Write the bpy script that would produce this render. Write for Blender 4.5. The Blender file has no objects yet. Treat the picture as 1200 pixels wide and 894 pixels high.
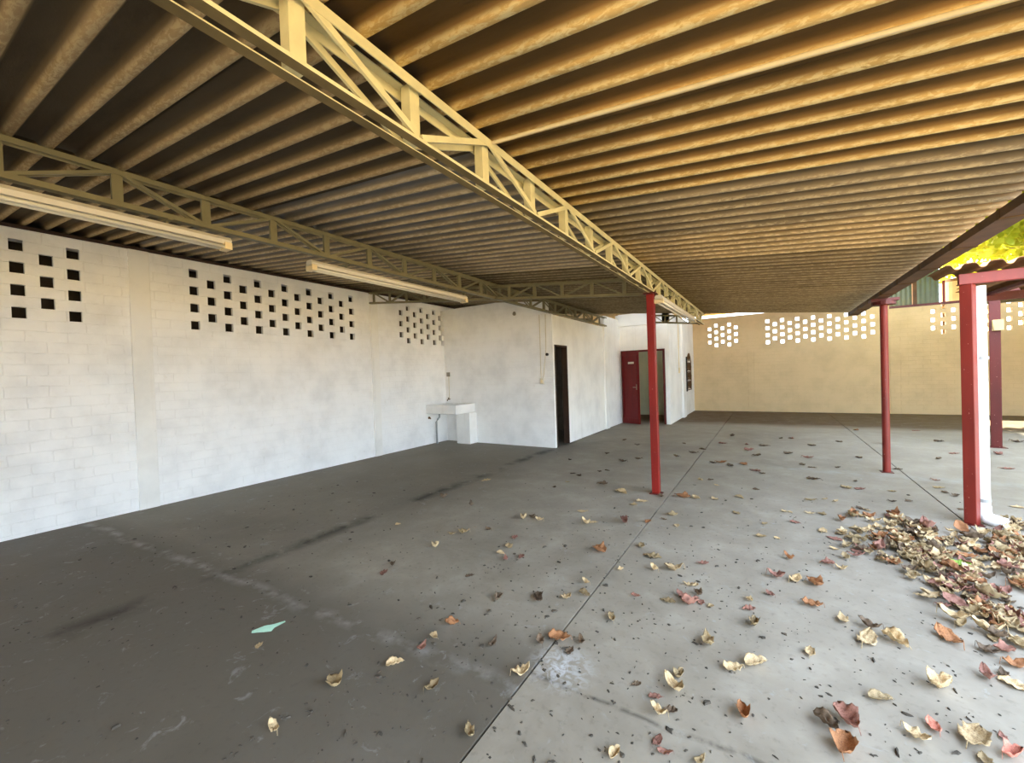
import bpy, bmesh, math, random
from mathutils import Vector, Matrix
C = bpy.context.scene.collection
SC = bpy.context.scene
PI = math.pi

# ------------------------------------------------------------------ materials
def srgb(r, g, b):
    f = lambda c: (c/255)/12.92 if c/255 <= .04045 else ((c/255+.055)/1.055)**2.4
    return (f(r), f(g), f(b), 1)

class NT:
    """small node-tree helper"""
    def __init__(self, name, rough=.8, spec=.3, metallic=0):
        self.m = bpy.data.materials.new(name); self.m.use_nodes = True
        self.t = self.m.node_tree
        self.b = self.t.nodes['Principled BSDF']
        self.b.inputs['Roughness'].default_value = rough
        self.b.inputs['Specular IOR Level'].default_value = spec
        self.b.inputs['Metallic'].default_value = metallic
        self.tc = self.t.nodes.new('ShaderNodeTexCoord')
    def n(self, typ, **kw):
        nd = self.t.nodes.new(typ)
        for k, v in kw.items(): setattr(nd, k, v)
        return nd
    def link(self, a, b): self.t.links.new(a, b)
    def coord(self, scale=(1, 1, 1), rot=(0, 0, 0), loc=(0, 0, 0), src='Object'):
        mp = self.n('ShaderNodeMapping')
        mp.inputs['Scale'].default_value = scale; mp.inputs['Rotation'].default_value = rot; mp.inputs['Location'].default_value = loc
        self.link(self.tc.outputs[src], mp.inputs['Vector']); return mp.outputs[0]
    def noise(self, co, scale=5, detail=4, rough=.55, dist=0):
        nd = self.n('ShaderNodeTexNoise')
        nd.inputs['Scale'].default_value = scale; nd.inputs['Detail'].default_value = detail
        nd.inputs['Roughness'].default_value = rough; nd.inputs['Distortion'].default_value = dist
        self.link(co, nd.inputs['Vector']); return nd.outputs['Fac']
    def ramp(self, fac, stops):
        nd = self.n('ShaderNodeValToRGB'); e = nd.color_ramp.elements
        while len(e) < len(stops): e.new(.5)
        for el, (p, c) in zip(e, stops):
            el.position = p; el.color = c if len(c) == 4 else (*c, 1)
        self.link(fac, nd.inputs[0]); return nd.outputs[0]
    def mix(self, fac, a, b, mode='MIX'):
        nd = self.n('ShaderNodeMix', data_type='RGBA', blend_type=mode)
        for s, v in ((nd.inputs[0], fac), (nd.inputs[6], a), (nd.inputs[7], b)):
            if isinstance(v, (int, float)): s.default_value = v
            elif isinstance(v, tuple): s.default_value = v
            else: self.link(v, s)
        return nd.outputs[2]
    def math(self, op, a, b=None, c=None, clamp=False):
        nd = self.n('ShaderNodeMath', operation=op, use_clamp=clamp)
        for i, v in enumerate((a, b, c)):
            if v is None: continue
            if isinstance(v, (int, float)): nd.inputs[i].default_value = v
            else: self.link(v, nd.inputs[i])
        return nd.outputs[0]
    def bump(self, h, strength=.3, dist=.01, prev=None):
        nd = self.n('ShaderNodeBump'); nd.inputs['Strength'].default_value = strength; nd.inputs['Distance'].default_value = dist
        self.link(h, nd.inputs['Height'])
        if prev is not None: self.link(prev, nd.inputs['Normal'])
        return nd.outputs[0]
    def out(self, col=None, normal=None, rough=None):
        if col is not None:
            if isinstance(col, tuple): self.b.inputs['Base Color'].default_value = col
            else: self.link(col, self.b.inputs['Base Color'])
        if normal is not None: self.link(normal, self.b.inputs['Normal'])
        if rough is not None: self.link(rough, self.b.inputs['Roughness'])
        return self.m

BLACK, WHITE = (0, 0, 0, 1), (1, 1, 1, 1)

def m_plain(name, col, var=.12, scale=12, rough=.6, spec=.3, metallic=0, bump=.08):
    t = NT(name, rough, spec, metallic); co = t.coord()
    f = t.noise(co, scale, 5)
    lo = tuple(c*(1-var) for c in col[:3])+(1,); hi = tuple(min(1, c*(1+var)) for c in col[:3])+(1,)
    c = t.ramp(f, [(.3, lo), (.7, hi)])
    return t.out(c, t.bump(t.noise(co, scale*6, 3), bump, .004))

def m_painted_red(name, col):
    """red gloss paint with chips, scuffs and faded patches"""
    t = NT(name, .45, .4); co = t.coord(); stretch = t.coord((1, 1, .25))
    base = t.ramp(t.noise(stretch, 6, 5), [(.3, tuple(c*.8 for c in col[:3])), (.7, tuple(min(1, c*1.2) for c in col[:3]))])
    chips = t.ramp(t.noise(co, 38, 3, .6), [(.69, BLACK), (.73, WHITE)])
    base = t.mix(t.math('MULTIPLY', chips, .6), base, srgb(190, 150, 140))
    return t.out(base, t.bump(t.noise(co, 40, 3), .12, .003))

def m_block_wall(name, axis, base=srgb(244, 243, 241), dirt=srgb(176, 150, 112)):
    """thickly painted concrete blocks: courses show through the paint; axis = direction of the courses"""
    t = NT(name, .62, .3)
    rot = {'y': (0, PI/2, PI/2), 'x': (PI/2, 0, 0)}[axis]
    sep = t.n('ShaderNodeSeparateXYZ'); t.link(t.tc.outputs['Object'], sep.inputs[0])
    cmb = t.n('ShaderNodeCombineXYZ')
    t.link(sep.outputs['Y' if axis == 'y' else 'X'], cmb.inputs[0]); t.link(t.math('SUBTRACT', sep.outputs['Z'], .0485), cmb.inputs[1])
    nz = t.n('ShaderNodeTexNoise'); nz.inputs['Scale'].default_value = 7; nz.inputs['Detail'].default_value = 3
    t.link(cmb.outputs[0], nz.inputs['Vector'])
    wob = t.n('ShaderNodeVectorMath', operation='SCALE'); wob.inputs['Scale'].default_value = .022
    t.link(nz.outputs['Color'], wob.inputs[0])
    add = t.n('ShaderNodeVectorMath', operation='ADD'); t.link(cmb.outputs[0], add.inputs[0]); t.link(wob.outputs[0], add.inputs[1])
    br = t.n('ShaderNodeTexBrick'); br.inputs['Scale'].default_value = 1
    br.inputs['Brick Width'].default_value = .31; br.inputs['Row Height'].default_value = .1165
    br.inputs['Mortar Size'].default_value = .007; br.inputs['Mortar Smooth'].default_value = .9
    br.inputs['Color1'].default_value = (1, 1, 1, 1); br.inputs['Color2'].default_value = (.8, .8, .8, 1); br.inputs['Mortar'].default_value = (.0, .0, .0, 1)
    t.link(add.outputs[0], br.inputs['Vector'])
    co = t.coord()
    fine = t.noise(co, 60, 4)
    blot = t.noise(co, 2.2, 6, .6)
    col = t.ramp(blot, [(.28, tuple(c*.86 for c in base[:3])), (.55, base), (.8, tuple(min(1, c*1.05) for c in base[:3]))])
    patch = t.ramp(t.noise(co, 9, 4, .65), [(.62, BLACK), (.72, WHITE)])
    col = t.mix(t.math('MULTIPLY', patch, .10), col, dirt)
    gap = t.math('MULTIPLY', br.outputs['Fac'], t.ramp(t.noise(co, 3.1, 3), [(.35, BLACK), (.7, (.5, .5, .5, 1))]))
    col = t.mix(t.math('MULTIPLY', gap, .15), col, srgb(150, 138, 118))
    h = t.math('ADD', t.math('MULTIPLY', br.outputs['Color'], .5), t.math('MULTIPLY', fine, .22))
    h2 = t.math('ADD', h, t.math('MULTIPLY', t.noise(co, 14, 3), .5))
    return t.out(col, t.bump(h2, .55, .012))

def m_plaster(name, base, axis_dirt=.2):
    t = NT(name, .7, .25); co = t.coord()
    blot = t.noise(co, 1.6, 6, .6)
    col = t.ramp(blot, [(.28, tuple(c*.86 for c in base[:3])), (.55, base), (.8, tuple(min(1, c*1.05) for c in base[:3]))])
    drip = t.ramp(t.noise(t.coord((7, 7, .5)), 1.5, 5, .6), [(.55, BLACK), (.78, WHITE)])
    col = t.mix(t.math('MULTIPLY', drip, axis_dirt), col, srgb(168, 148, 112))
    spots = t.ramp(t.noise(co, 26, 3, .6), [(.70, BLACK), (.75, WHITE)])
    col = t.mix(t.math('MULTIPLY', spots, .25), col, srgb(140, 120, 95))
    return t.out(col, t.bump(t.noise(co, 45, 4), .18, .006))

def m_concrete_floor():
    t = NT('worn_concrete', .72, .28); co = t.coord()
    big = t.noise(co, .55, 6, .6, .4)
    mid = t.noise(co, 3.2, 6, .62, .3)
    fine = t.noise(co, 26, 5, .6)
    col = t.ramp(big, [(.3, srgb(140, 133, 120)), (.52, srgb(161, 154, 141)), (.72, srgb(177, 171, 159))])
    col = t.mix(.35, col, t.ramp(mid, [(.3, srgb(116, 108, 95)), (.55, srgb(161, 154, 141)), (.75, srgb(196, 192, 182))]))
    col = t.mix(t.math('MULTIPLY', t.ramp(fine, [(.56, BLACK), (.7, WHITE)]), .25), col, srgb(86, 82, 74))
    sep = t.n('ShaderNodeSeparateXYZ'); t.link(t.tc.outputs['Object'], sep.inputs[0])
    X, Y = sep.outputs['X'], sep.outputs['Y']
    wob = t.math('MULTIPLY', t.math('SUBTRACT', t.noise(co, 1.6, 3), .5), .16)
    def line(v, at, width, lo=.45, hi=.62, scale=4):
        d = t.math('ABSOLUTE', t.math('ADD', t.math('SUBTRACT', v, at), wob))
        band = t.math('SUBTRACT', 1, t.math('DIVIDE', d, width), clamp=True)
        br = t.ramp(t.noise(co, scale, 5, .6), [(lo, BLACK), (hi, WHITE)])
        return t.math('MULTIPLY', band, br, clamp=True)
    yl0 = t.math('SUBTRACT', Y, t.math('MULTIPLY', X, .06)); left0 = t.math('LESS_THAN', X, -1.05)
    # the slab nearest the left wall and the one before it have aged browner
    old = t.math('SUBTRACT', 1, t.math('MULTIPLY', t.math('ADD', X, t.math('ADD', 3.72, wob)), 1.2), clamp=True)
    near = t.math('MULTIPLY', t.math('SUBTRACT', 1, t.math('MULTIPLY', t.math('ADD', yl0, t.math('SUBTRACT', wob, 1.69)), 1.6), clamp=True), left0)
    old = t.math('MAXIMUM', t.math('MULTIPLY', old, .45), t.math('MULTIPLY', near, .75))
    col = t.mix(old, col, srgb(84, 78, 68))
    # dark grime lying along the filled slab joint on the left, pale filler along the cross joints
    col = t.mix(t.math('MULTIPLY', line(X, -3.72, .16, .46, .6, 1.8), .85), col, srgb(52, 48, 40))
    yl = t.math('SUBTRACT', Y, t.math('MULTIPLY', X, .06))
    left = t.math('LESS_THAN', X, -1.05)
    ln = t.math('MULTIPLY', line(yl, 1.69, .07, .42, .6, 6), left)
    col = t.mix(t.math('MULTIPLY', ln, .6), col, srgb(166, 165, 160))
    lr = t.math('MULTIPLY', line(Y, 1.76, .02, .40, .55, 9), t.math('GREATER_THAN', X, -1.05))
    col = t.mix(t.math('MULTIPLY', lr, .7), col, srgb(70, 66, 60))
    l2 = t.math('MULTIPLY', line(Y, 7.2, .22, .4, .62, 5), t.math('GREATER_THAN', X, -1.05))
    col = t.mix(t.math('MULTIPLY', l2, .5), col, srgb(172, 174, 172))
    # dull brown tone over the slab towards the far wall
    far_tone = t.math('MULTIPLY', t.math('SUBTRACT', t.math('ADD', Y, t.math('MULTIPLY', wob, 4)), 12.0), 1.2, clamp=True)
    col = t.mix(t.math('MULTIPLY', far_tone, .88), col, srgb(84, 64, 40))
    # chalky scuffs near the joint
    vec = t.n('ShaderNodeVectorMath', operation='DISTANCE'); t.link(t.tc.outputs['Object'], vec.inputs[0]); vec.inputs[1].default_value = (-.93, 1.86, 0)
    blob = t.math('SUBTRACT', 1, t.math('DIVIDE', vec.outputs['Value'], .2), clamp=True)
    sc = t.math('MULTIPLY', blob, t.ramp(t.noise(co, 22, 4, .6, 1.2), [(.42, BLACK), (.6, WHITE)]))
    col = t.mix(sc, col, srgb(205, 208, 212))
    scuff = t.ramp(t.noise(t.coord((1, 1, 1)), 7, 6, .7, 1.5), [(.60, BLACK), (.70, WHITE)])
    col = t.mix(t.math('MULTIPLY', scuff, .5), col, srgb(168, 170, 168))
    h = t.math('ADD', t.math('MULTIPLY', mid, .6), t.math('MULTIPLY', fine, .35))
    rough = t.ramp(mid, [(.3, (.55, .55, .55, 1)), (.7, (.82, .82, .82, 1))])
    return t.out(col, t.bump(h, .22, .012), rough)

def m_sheet(name, crest, mid, recess, flake):
    """aged fibre-cement sheet: blotches run along the corrugations, pale flaking on the crests, soot caught in the recesses"""
    t = NT(name, .85, .15)
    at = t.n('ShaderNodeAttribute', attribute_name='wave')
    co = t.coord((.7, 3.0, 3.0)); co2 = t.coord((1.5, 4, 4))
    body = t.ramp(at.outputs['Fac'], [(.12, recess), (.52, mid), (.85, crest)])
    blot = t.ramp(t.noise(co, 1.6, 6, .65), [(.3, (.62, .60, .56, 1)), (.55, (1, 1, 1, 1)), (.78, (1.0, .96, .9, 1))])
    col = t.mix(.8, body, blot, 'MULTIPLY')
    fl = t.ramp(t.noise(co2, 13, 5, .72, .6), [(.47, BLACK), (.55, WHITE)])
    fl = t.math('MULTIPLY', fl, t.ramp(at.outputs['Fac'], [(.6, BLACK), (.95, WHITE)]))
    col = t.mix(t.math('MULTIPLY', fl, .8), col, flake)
    return t.out(col, t.bump(t.noise(co2, 22, 4, .7), .35, .006))

def m_leaf(name, col, dark):
    t = NT(name, .7, .25); co = t.coord(); oi = t.n('ShaderNodeObjectInfo')
    f = t.noise(co, 26, 5, .65, .5)
    c = t.ramp(f, [(.3, dark), (.52, col), (.8, tuple(min(1, v*1.15) for v in col[:3]))])
    rnd = t.ramp(oi.outputs['Random'], [(0, (.72, .70, .68, 1)), (.6, (1, 1, 1, 1)), (1, (1.0, .96, .9, 1))])
    c = t.mix(1.0, c, rnd, 'MULTIPLY')
    return t.out(c, t.bump(t.noise(co, 60, 3), .25, .002))

def m_foliage(name, col, hi):
    t = NT(name, .5, .3); co = t.coord()
    c = t.ramp(t.noise(co, 1.8, 4), [(.3, col), (.7, hi)])
    t.out(c)
    tr = t.n('ShaderNodeBsdfTranslucent'); t.link(c, tr.inputs['Color'])
    mx = t.n('ShaderNodeMixShader'); mx.inputs[0].default_value = .5
    outn = [n for n in t.t.nodes if n.type == 'OUTPUT_MATERIAL'][0]
    t.link(t.b.outputs[0], mx.inputs[1]); t.link(tr.outputs[0], mx.inputs[2]); t.link(mx.outputs[0], outn.inputs['Surface'])
    return t.m

M = dict(
    floor=m_concrete_floor(),
    joint=m_plain('joint_grime', srgb(44, 42, 38), .2, 20, .9),
    wall_y=m_block_wall('painted_block_long', 'y'),
    wall_x=m_block_wall('painted_block_cross', 'x'),
    far=m_block_wall('painted_block_far', 'x', srgb(206, 178, 134)),
    plaster=m_plaster('white_plaster', srgb(240, 238, 233), .16),
    green=m_plaster('pale_green_plaster', srgb(200, 206, 178), .2),
    cement=m_plain('grey_cement', srgb(140, 132, 118), .15, 8, .9),
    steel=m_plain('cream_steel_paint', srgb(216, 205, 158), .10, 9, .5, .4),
    chord_brown=m_plain('brown_chord_steel', srgb(112, 96, 62), .25, 7, .7, .2),
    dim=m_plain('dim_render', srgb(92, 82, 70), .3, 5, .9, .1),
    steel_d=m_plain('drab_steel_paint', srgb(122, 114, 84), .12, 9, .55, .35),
    gutter=m_plain('rusty_gutter', srgb(92, 64, 40), .3, 6, .6, .3),
    red=m_painted_red('red_post_paint', srgb(124, 22, 13)),
    red_f=m_painted_red('faded_red_paint', srgb(120, 37, 27)),
    red_d=m_painted_red('dark_red_paint', srgb(84, 21, 15)),
    door=m_painted_red('red_door_paint', srgb(100, 7, 6)),
    dark=m_plain('dark_brown_timber', srgb(58, 40, 28), .2, 8, .7),
    black=m_plain('black_iron', srgb(40, 34, 28), .2, 12, .6),
    iron=m_plain('brown_iron', srgb(92, 66, 36), .3, 14, .7),
    white=m_plain('white_enamel', srgb(212, 203, 184), .05, 8, .4, .4),
    pipe=m_plain('white_pipe', srgb(240, 240, 238), .05, 6, .35, .45),
    rust_sheet=m_plain('rusty_sheeting', srgb(138, 102, 68), .25, 5, .85, .15),
    tank=m_plain('cream_tank', srgb(186, 160, 114), .1, 4, .6),
    tube=m_plain('milky_tube', srgb(218, 212, 194), .03, 8, .25, .5),
    cream=m_plain('cream_plastic', srgb(226, 206, 162), .08, 8, .5),
    grey=m_plain('grey_pipe', srgb(150, 152, 150), .1, 14, .5),
    chrome=m_plain('dull_metal', srgb(150, 140, 124), .15, 14, .35, .5, .7),
    earth=m_plain('leaf_strewn_earth', srgb(200, 172, 120), .3, 2.5, .95, .1),
    fibre=m_plain('green_fibreglass', srgb(86, 97, 82), .15, 3, .4),
    bark=m_plain('bark', srgb(96, 78, 58), .3, 9, .9),
    scrap=m_plain('mint_paper', srgb(168, 206, 184), .06, 20, .7),
    chips=m_plain('dark_crumbs', srgb(78, 72, 64), .35, 9, .9),
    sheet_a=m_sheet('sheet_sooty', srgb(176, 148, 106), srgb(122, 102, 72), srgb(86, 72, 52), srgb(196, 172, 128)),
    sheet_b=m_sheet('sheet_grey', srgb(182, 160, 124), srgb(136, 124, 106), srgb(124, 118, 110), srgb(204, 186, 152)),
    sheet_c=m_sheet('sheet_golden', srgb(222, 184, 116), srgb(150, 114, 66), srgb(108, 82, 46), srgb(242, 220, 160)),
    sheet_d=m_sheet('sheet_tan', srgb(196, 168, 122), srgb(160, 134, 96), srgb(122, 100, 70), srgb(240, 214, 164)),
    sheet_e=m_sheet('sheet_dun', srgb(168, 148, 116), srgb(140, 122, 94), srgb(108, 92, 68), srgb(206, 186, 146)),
    sheet_f=m_sheet('sheet_far_shaded', srgb(146, 126, 94), srgb(116, 98, 70), srgb(90, 76, 52), srgb(178, 158, 120)),  # darker copy for far sheets; weaker light there put into the colour
    sheet_g=m_sheet('sheet_far_shaded_left', srgb(128, 112, 84), srgb(98, 86, 64), srgb(80, 70, 52), srgb(160, 144, 112)),  # far left sheets: dimmer light painted in as darker colours
    crown=m_foliage('sunlit_foliage', srgb(140, 160, 30), srgb(222, 214, 70)),
    crown_d=m_foliage('dull_foliage', srgb(70, 86, 40), srgb(120, 130, 66)),
)
LEAF = dict(
    c=m_leaf('leaf_cream', srgb(220, 196, 154), srgb(150, 122, 86)),
    t=m_leaf('leaf_tan', srgb(172, 152, 116), srgb(112, 94, 68)),
    b=m_leaf('leaf_brown', srgb(176, 126, 88), srgb(108, 72, 48)),
    r=m_leaf('leaf_maroon', srgb(162, 118, 104), srgb(102, 70, 60)),
    d=m_leaf('leaf_dark', srgb(118, 100, 82), srgb(66, 54, 42)),
    p=m_leaf('leaf_pink', srgb(214, 142, 122), srgb(160, 96, 82)),
    g=m_leaf('leaf_green', srgb(160, 196, 96), srgb(110, 150, 60)),
)

# ------------------------------------------------------------------ mesh helpers
class MB:
    def __init__(self): self.bm = bmesh.new()
    def box(self, x0, x1, y0, y1, z0, z1):
        v = [self.bm.verts.new((x, y, z)) for z in (z0, z1) for y in (y0, y1) for x in (x0, x1)]
        for f in ((0, 2, 3, 1), (4, 5, 7, 6), (0, 1, 5, 4), (2, 6, 7, 3), (0, 4, 6, 2), (1, 3, 7, 5)):
            self.bm.faces.new([v[i] for i in f])
        return self
    def sweep(self, p0, p1, sec, up=(0, 0, 1)):
        """straight bar with the 2-D section sec (side, up) from p0 to p1"""
        p0, p1 = Vector(p0), Vector(p1); d = (p1-p0).normalized(); u = Vector(up)
        if abs(d.dot(u)) > .99: u = Vector((0, 1, 0))
        s = d.cross(u).normalized(); u = s.cross(d).normalized()
        a = [self.bm.verts.new(p0+s*x+u*y) for x, y in sec]; b = [self.bm.verts.new(p1+s*x+u*y) for x, y in sec]
        n = len(sec)
        for i in range(n): self.bm.faces.new((a[i], a[(i+1) % n], b[(i+1) % n], b[i]))
        self.bm.faces.new(a[::-1]); self.bm.faces.new(b)
        return self
    def bar(self, p0, p1, w, h, up=(0, 0, 1)):
        return self.sweep(p0, p1, [(-w/2, -h/2), (w/2, -h/2), (w/2, h/2), (-w/2, h/2)], up)
    def rod(self, p0, p1, r, n=12):
        return self.sweep(p0, p1, [(r*math.cos(2*PI*i/n), r*math.sin(2*PI*i/n)) for i in range(n)])
    def tube(self, pts, r, n=10):
        """bent tube through pts"""
        pts = [Vector(p) for p in pts]; rings = []
        ref = Vector((0.13, 0.31, 0.94))
        for i, p in enumerate(pts):
            d = ((pts[min(i+1, len(pts)-1)]-pts[max(i-1, 0)])).normalized()
            s = d.cross(ref).normalized(); u = s.cross(d)
            rings.append([self.bm.verts.new(p+s*r*math.cos(2*PI*k/n)+u*r*math.sin(2*PI*k/n)) for k in range(n)])
        for a, b in zip(rings, rings[1:]):
            for k in range(n): self.bm.faces.new((a[k], a[(k+1) % n], b[(k+1) % n], b[k]))
        self.bm.faces.new(rings[0][::-1]); self.bm.faces.new(rings[-1]); return self
    def angle(self, p0, p1, leg, th, sx=1, sy=1, rise=None):
        """L section: one leg along side*sx, one along up*sy"""
        rise = rise or leg
        pts = [(0, 0), (leg*sx, 0), (leg*sx, th*sy), (th*sx, th*sy), (th*sx, rise*sy), (0, rise*sy)]
        if sx*sy < 0: pts = pts[::-1]
        return self.sweep(p0, p1, pts)
    def build(self, name, mat, parent=None, loc=None, smooth=False, bevel=0):
        bm = self.bm
        bmesh.ops.recalc_face_normals(bm, faces=bm.faces)
        if loc is not None: bmesh.ops.translate(bm, verts=bm.verts, vec=-Vector(loc))
        me = bpy.data.meshes.new(name); bm.to_mesh(me); bm.free()
        me.materials.append(mat)
        if smooth:
            for p in me.polygons: p.use_smooth = True
        o = bpy.data.objects.new(name, me); C.objects.link(o)
        if parent is not None: o.parent = parent
        if loc is not None: o.location = loc
        if bevel:
            b = o.modifiers.new('bevel', 'BEVEL'); b.width = bevel; b.segments = 2; b.limit_method = 'ANGLE'
        return o

def thing(name, label, cat, loc=(0, 0, 0), group=None):
    o = bpy.data.objects.new(name, None); C.objects.link(o); o.empty_display_size = .1
    o.location = loc; o['label'] = label; o['category'] = cat
    if group: o['group'] = group
    return o
def part(root, name, mb, mat, **kw):
    """mesh in world coordinates -> child of root (roots are unrotated)"""
    r = Vector(root.location); p = root.parent
    while p is not None: r += Vector(p.location); p = p.parent
    bmesh.ops.translate(mb.bm, verts=mb.bm.verts, vec=-r)
    return mb.build(name, mat, root, **kw)
def tag(o, label, cat, group=None, kind=None):
    o['label'] = label; o['category'] = cat
    if group: o['group'] = group
    if kind: o['kind'] = kind
    return o
def struct(o, label=None, cat=None):
    o['kind'] = 'structure'
    if label: o['label'] = label
    if cat: o['category'] = cat
    return o

SKY, SUN, EXPO = 1.9, 9.0, 2.5

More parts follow.
